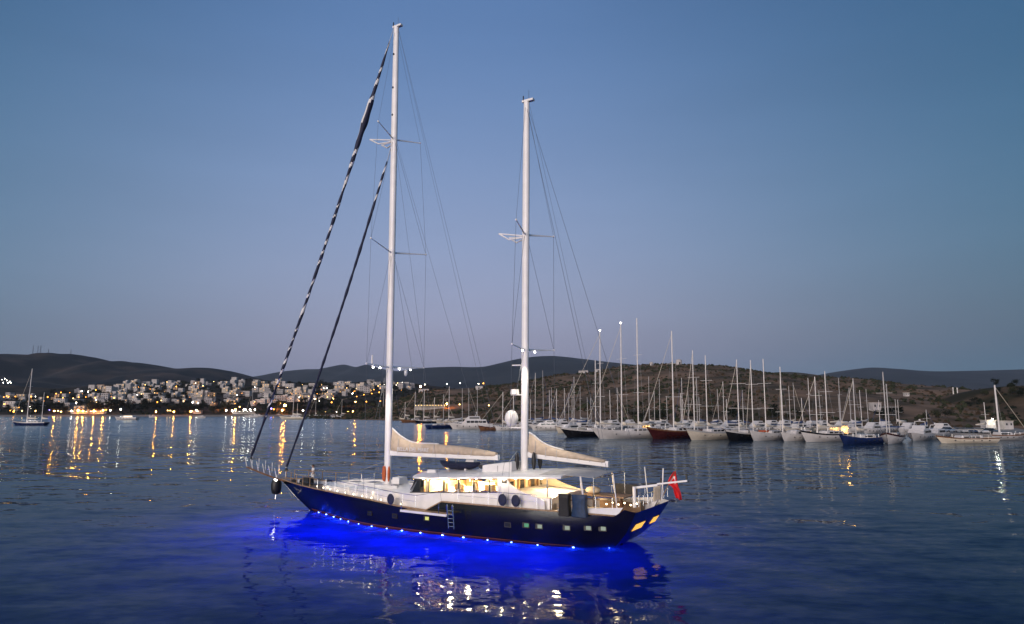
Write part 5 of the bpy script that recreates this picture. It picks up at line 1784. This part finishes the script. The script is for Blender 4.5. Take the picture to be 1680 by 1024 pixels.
# lit path climbing the slope right of the town
pts = [head_hill.drop(px, py) if False else town_hill.drop(px, py) for px, py in ((560, 657), (580, 653), (600, 649), (620, 645), (640, 642), (660, 640))]
M['path'] = principled('pale_dirt_path', (.34, .22, .12), .9, var=.15, scale=.3)
mb = MB()
mb.loft([[(p.x, p.y - 2.5, town_hill.h(p.x, p.y - 2.5) + .5), (p.x, p.y + 2.5, town_hill.h(p.x, p.y + 2.5) + .6)] for p in pts], closed=False)
tag(mb.build('path', M['path'], fix=False), kind='structure')


# ------------------------------------------------------------------ trees
def tree_proto(seed, h, w, leaf):
    rnd = random.Random(seed)
    tr = MB()
    tr.tube((0, 0, -.6), (.1, 0, h * .45), .22, 6, .14)
    tips_ = []
    for k in range(5):
        a = rnd.uniform(0, 6.28)
        e = Vector((math.cos(a) * w * .3, math.sin(a) * w * .3, h * rnd.uniform(.55, .8)))
        tr.tube((.1, 0, h * rnd.uniform(.3, .45)), e, .10, 5, .04)
        tips_.append(e)
    cl = MB()
    blobs = [(Vector((rnd.uniform(-.32, .32) * w, rnd.uniform(-.32, .32) * w, h * rnd.uniform(.42, .85))), rnd.uniform(.18, .30) * w) for _ in range(11)]
    for c, r in blobs:
        for _ in range(42):
            d = Vector((rnd.gauss(0, 1), rnd.gauss(0, 1), rnd.gauss(0, .8)))
            d.normalize()
            q = c + d * r * rnd.uniform(.45, 1.08)
            s = rnd.uniform(.22, .5)
            a = Vector((rnd.gauss(0, 1), rnd.gauss(0, 1), rnd.gauss(0, 1))).normalized()
            b = d.cross(a).normalized() if d.cross(a).length > .01 else Vector((1, 0, 0))
            cl.add([q + a * s, q + b * s * .8, q - a * s, q - b * s * .8], [(0, 1, 2, 3)])
    return tr.mesh('trunk', M['bark']), cl.mesh('crown', leaf, fix=False)


TREES = [tree_proto(1, 7.5, 8, M['leafdark']), tree_proto(2, 9, 7, M['leafdark']), tree_proto(3, 6, 8, M['leafolive']), tree_proto(4, 8, 9, M['leafdark'])]


def tree(pos, sc, lab, group):
    tr, cr_ = random.choice(TREES)
    o = thing('tree', lab, 'tree', pos, random.uniform(0, 6.28), group)
    o.scale = (sc, sc, sc * random.uniform(.85, 1.15))
    link('trunk', tr, o)
    link('crown', cr_, o)
    return o


random.seed(21)
TG = 'trees along the town waterfront'
for i in range(95):
    px = random.choice((random.uniform(205, 375), random.uniform(205, 375), random.uniform(30, 110), random.uniform(135, 200), random.uniform(405, 640), random.uniform(470, 560)))
    lo = interp(px, [(0, 674), (60, 672), (110, 676), (150, 668), (210, 668), (300, 672), (370, 672), (430, 670), (640, 672)])
    p = town_hill.drop(px, random.uniform(lo, 679.5))
    zone = 'beyond the anchored ketch' if px < 120 else 'beside the lit terraces' if px < 205 else 'in the dense grove below the houses' if px < 380 else 'behind the anchored two-master'
    tree(p, random.uniform(.7, 1.15), 'dark leafy tree on the waterfront %s' % zone, TG + ': ' + zone)
for i in range(70):
    px = random.uniform(0, 660)
    py = random.uniform(interp(px, TOPL) + 2, interp(px, LOWL) + 3)
    p = town_hill.drop(px, py)
    zone = 'town beyond the anchored ketch' if px < 190 else 'middle of the town' if px < 430 else 'town beside the lit path'
    tree(p, random.uniform(.55, .9), 'dark leafy tree between the houses in the %s' % zone, 'trees between the houses: ' + zone)
for px, py, s in ((1634, 636, 1.5), (1668, 634, 1.2), (1618, 652, 1.4), (1640, 650, 1.2), (1660, 648, 1.6), (1675, 655, 1.4), (1650, 664, 1.2), (1600, 664, 1.2), (1590, 668, 1.1), (1676, 646, 1.2)):
    p = right_hill.drop(px, py)
    tree(p, s * .36, 'dark bushy tree on the low hill behind the small lit building', 'trees on the low hill at the quay')
for i in range(26):
    px = random.uniform(1000, 1600)
    p = head_hill.drop(px, random.uniform(684, 692))
    tree(p, random.uniform(.4, .7), 'dark bushy tree at the foot of the headland behind the masts', 'trees at the foot of the headland')

# scrub on the headland and on the low hill: too many to count
def scrub(name, hill, n, xr, vr, smin, smax, mat, seed):
    rnd = random.Random(seed)
    mb = MB()
    for _ in range(n):
        X = rnd.uniform(*xr)
        yf = hill.front(X)
        Y = yf + (hill.Yr - yf) * rnd.uniform(*vr)
        if mnoise.noise(Vector((X / 38, Y / 38, 1.5))) < rnd.uniform(-.35, .45):
            continue
        z = hill.h(X, Y)
        s = rnd.uniform(smin, smax) * (1.6 if rnd.random() < .12 else 1)
        n_ = 6
        ring = []
        for j, (rr, zz) in enumerate(((1.0, -.2), (.95, .35), (.55, .75))):
            ring.append([(X + s * rr * rnd.uniform(.4, 1.35) * math.cos(6.283 * i / n_), Y + s * rr * rnd.uniform(.4, 1.35) * math.sin(6.283 * i / n_), z + s * zz * rnd.uniform(.55, 1.4)) for i in range(n_)])
        mb.loft(ring, caps=False)
        mb.add(ring[-1], [tuple(range(n_))])
    return tag(mb.build(name, mat, fix=False), 'dark scrub bushes scattered over the dry slope', 'scrub', kind='stuff')


M['leafbrown'] = principled('dry_brown_scrub', (.060, .042, .026), .95, var=.3, scale=.5, spec=.1)
scrub('scrub', head_hill, 7000, (-150, 330), (.02, 1.02), .4, 1.5, M['leafolive'], 3)
scrub('scrub', head_hill, 7000, (-150, 330), (.02, 1.02), .3, 1.1, M['leafbrown'], 9)
scrub('scrub', right_hill, 900, (195, 420), (.05, 1.0), .5, 1.5, M['leafdark'], 4)
scrub('scrub', town_hill, 2500, (-500, -60), (.02, 1.0), .8, 2.2, M['leafdark'], 6)

# ------------------------------------------------------------------ landmarks on the hills
def windmill(px, py, r, h, lab):
    p = head_hill.drop(px, py)
    o = thing('windmill', lab, 'windmill', p)
    mb = MB()
    mb.loft([[(rr * math.cos(2 * math.pi * i / 14), rr * math.sin(2 * math.pi * i / 14), z) for i in range(14)] for z, rr in ((-1.5, r * 1.1), (h * .9, r * .95), (h, r * .9))])
    mb.build('tower', M['wallwhite'], o, smooth=40)
    MB().tube((0, 0, h), (0, 0, h + r * .25), r * .8, 12, r * .1).build('cap', M['wallcream'], o)
    MB().box((0, -r * 1.0, h * .25), (r * .45, .4, h * .5)).build('door', M['darkglass'], o)
    return o
windmill(1114, 598.5, 2.7, 4.4, 'larger round white windmill tower on the crest of the headland')
windmill(1069, 599.5, 1.7, 2.6, 'small round white windmill tower on the headland crest, left of the larger one')
for px, py, w, lab in ((954, 613.5, 5, 'white hut on the headland crest behind the tall schooner masts'), (961, 613, 3.5, 'tiny white hut next to the hut on the headland crest'), (981, 611, 4, 'small white hut uphill of the two huts on the headland crest'), (700, 640, 9, 'long white house on the slope above the bar'), (786, 639, 6, 'white house on the ridge line above the motor yacht')):
    p = head_hill.drop(px, py)
    o = thing('hut', lab, 'hut', p)
    MB().box((0, 0, 1.0), (w, 4, 3.4)).build('wall', M['wallwhite'], o)
    MB().box((0, 0, 2.75), (w + .4, 4.4, .15)).build('roof', M['roofslab'], o)
    MB().box((0, -2.02, .9), (1, .1, 1.6)).build('door', M['darkglass'], o)
def cottage(px, py, w, h, lab, hill, lit=False):
    p = hill.drop(px, py)
    o = thing('cottage', lab, 'cottage', p, R(6))
    MB().box((0, 0, h / 2 - .6), (w, w * .8, h + 1.2)).build('wall', M['wallwhite'], o)
    MB().box((0, 0, h + .1), (w + .3, w * .8 + .3, .2)).build('roof', M['wallcream'], o)
    for x in (-.25, .25):
        MB().box((x * w, -w * .4 - .02, h * .6), (w * .16, .08, h * .28)).build('window', M['winlit2'] if lit else M['darkglass'], o)
    return o
cottage(1436, 674, 4.0, 3.4, 'small square white cottage alone on the slope behind the silver mast', head_hill)
o = cottage(1622, 704, 3.4, 2.6, 'small white building lit by a floodlight beside the thick white mast', right_hill, True)
MB().ball((-.3, -2.3, 3.1), .22, 8, 6).build('floodlight', M['lampwhite'], o)
lamp('floodlight_beam', o, (-.3, -3.2, 2.7), 350, (1.0, .95, .8), radius=.2)
cottage(1651, 704, 3.2, 2.4, 'small grey-white hut next to the floodlit building', right_hill)
cottage(1487, 650.5, 2.4, 1.8, 'small white farmhouse high on the saddle of the slope', head_hill)
for px, dy in ((1565, 0), (1572, 1)):
    p = head_hill.drop(px, 656 + dy)
    o = thing('telecom_mast', 'short white mast of the pair standing on the saddle', 'mast', p, 0, 'pair of white masts on the saddle')
    MB().tube((0, 0, -1), (0, 0, 6.0), .35, 8, .25).build('pole', M['bwhite'], o)
    MB().tube((0, 0, 6.0), (0, 0, 6.6), .4, 8).build('head', M['bwhite'], o)
# radio masts on the far left ridge
rid = Hill([(-500, 585), (-200, 578), (0, 580), (60, 582), (110, 580.5), (130, 583), (150, 592), (180, 598), (215, 595), (240, 597)], 2400, 1300, 1.1, .0, 300)
for px, h, lab in ((53.5, 30, 'lattice radio mast on the far ridge, the one standing apart from the tall pair'), (61.5, 30, 'lattice radio mast on the far ridge, first of the tall pair'), (66, 32, 'lattice radio mast on the far ridge, tallest of the tall pair'), (79, 18, 'short lattice radio mast on the far ridge'), (116, 15, 'short radio mast on the summit knob of the far ridge')):
    q = at_depth(px, interp(px, [(0, 580), (60, 582), (110, 580.5), (130, 583)]), 2400)
    o = thing('radio_mast', lab, 'radio mast', (q.x, 2400, q.z - 8))
    m_ = MB()
    for sx, sy in ((-1, -1), (1, -1), (1, 1), (-1, 1)):
        m_.tube((sx * 1.3, sy * 1.3, 0), (sx * .4, sy * .4, h + 8), .22, 4)
    for k in range(7):
        z = (h + 8) * k / 7
        w = lerp(1.3, .4, k / 7)
        m_.path([(-w, -w, z), (w, -w, z + 2), (w, w, z), (-w, w, z + 2), (-w, -w, z)], .14, 4)
    m_.build('lattice', M['pole'], o)
    MB().tube((0, 0, h + 8), (0, 0, h + 12), .15, 4).build('antenna', M['pole'], o)

# ------------------------------------------------------------------ evening haze over the bay
M['haze'] = bpy.data.materials.new('haze_air')
M['haze'].use_nodes = True
hn = M['haze'].node_tree
hn.nodes.clear()
hv = hn.nodes.new('ShaderNodeVolumePrincipled')
hv.inputs['Color'].default_value = (.68, .82, 1.0, 1)
hv.inputs['Density'].default_value = 4.2e-5
hv.inputs['Anisotropy'].default_value = 0.0
ho = hn.nodes.new('ShaderNodeOutputMaterial')
hn.links.new(hv.outputs[0], ho.inputs['Volume'])
tag(MB().box((0, 4400, 210), (19000, 10600, 440)).build('haze', M['haze']), 'thin evening haze over the whole bay', 'haze', kind='stuff')
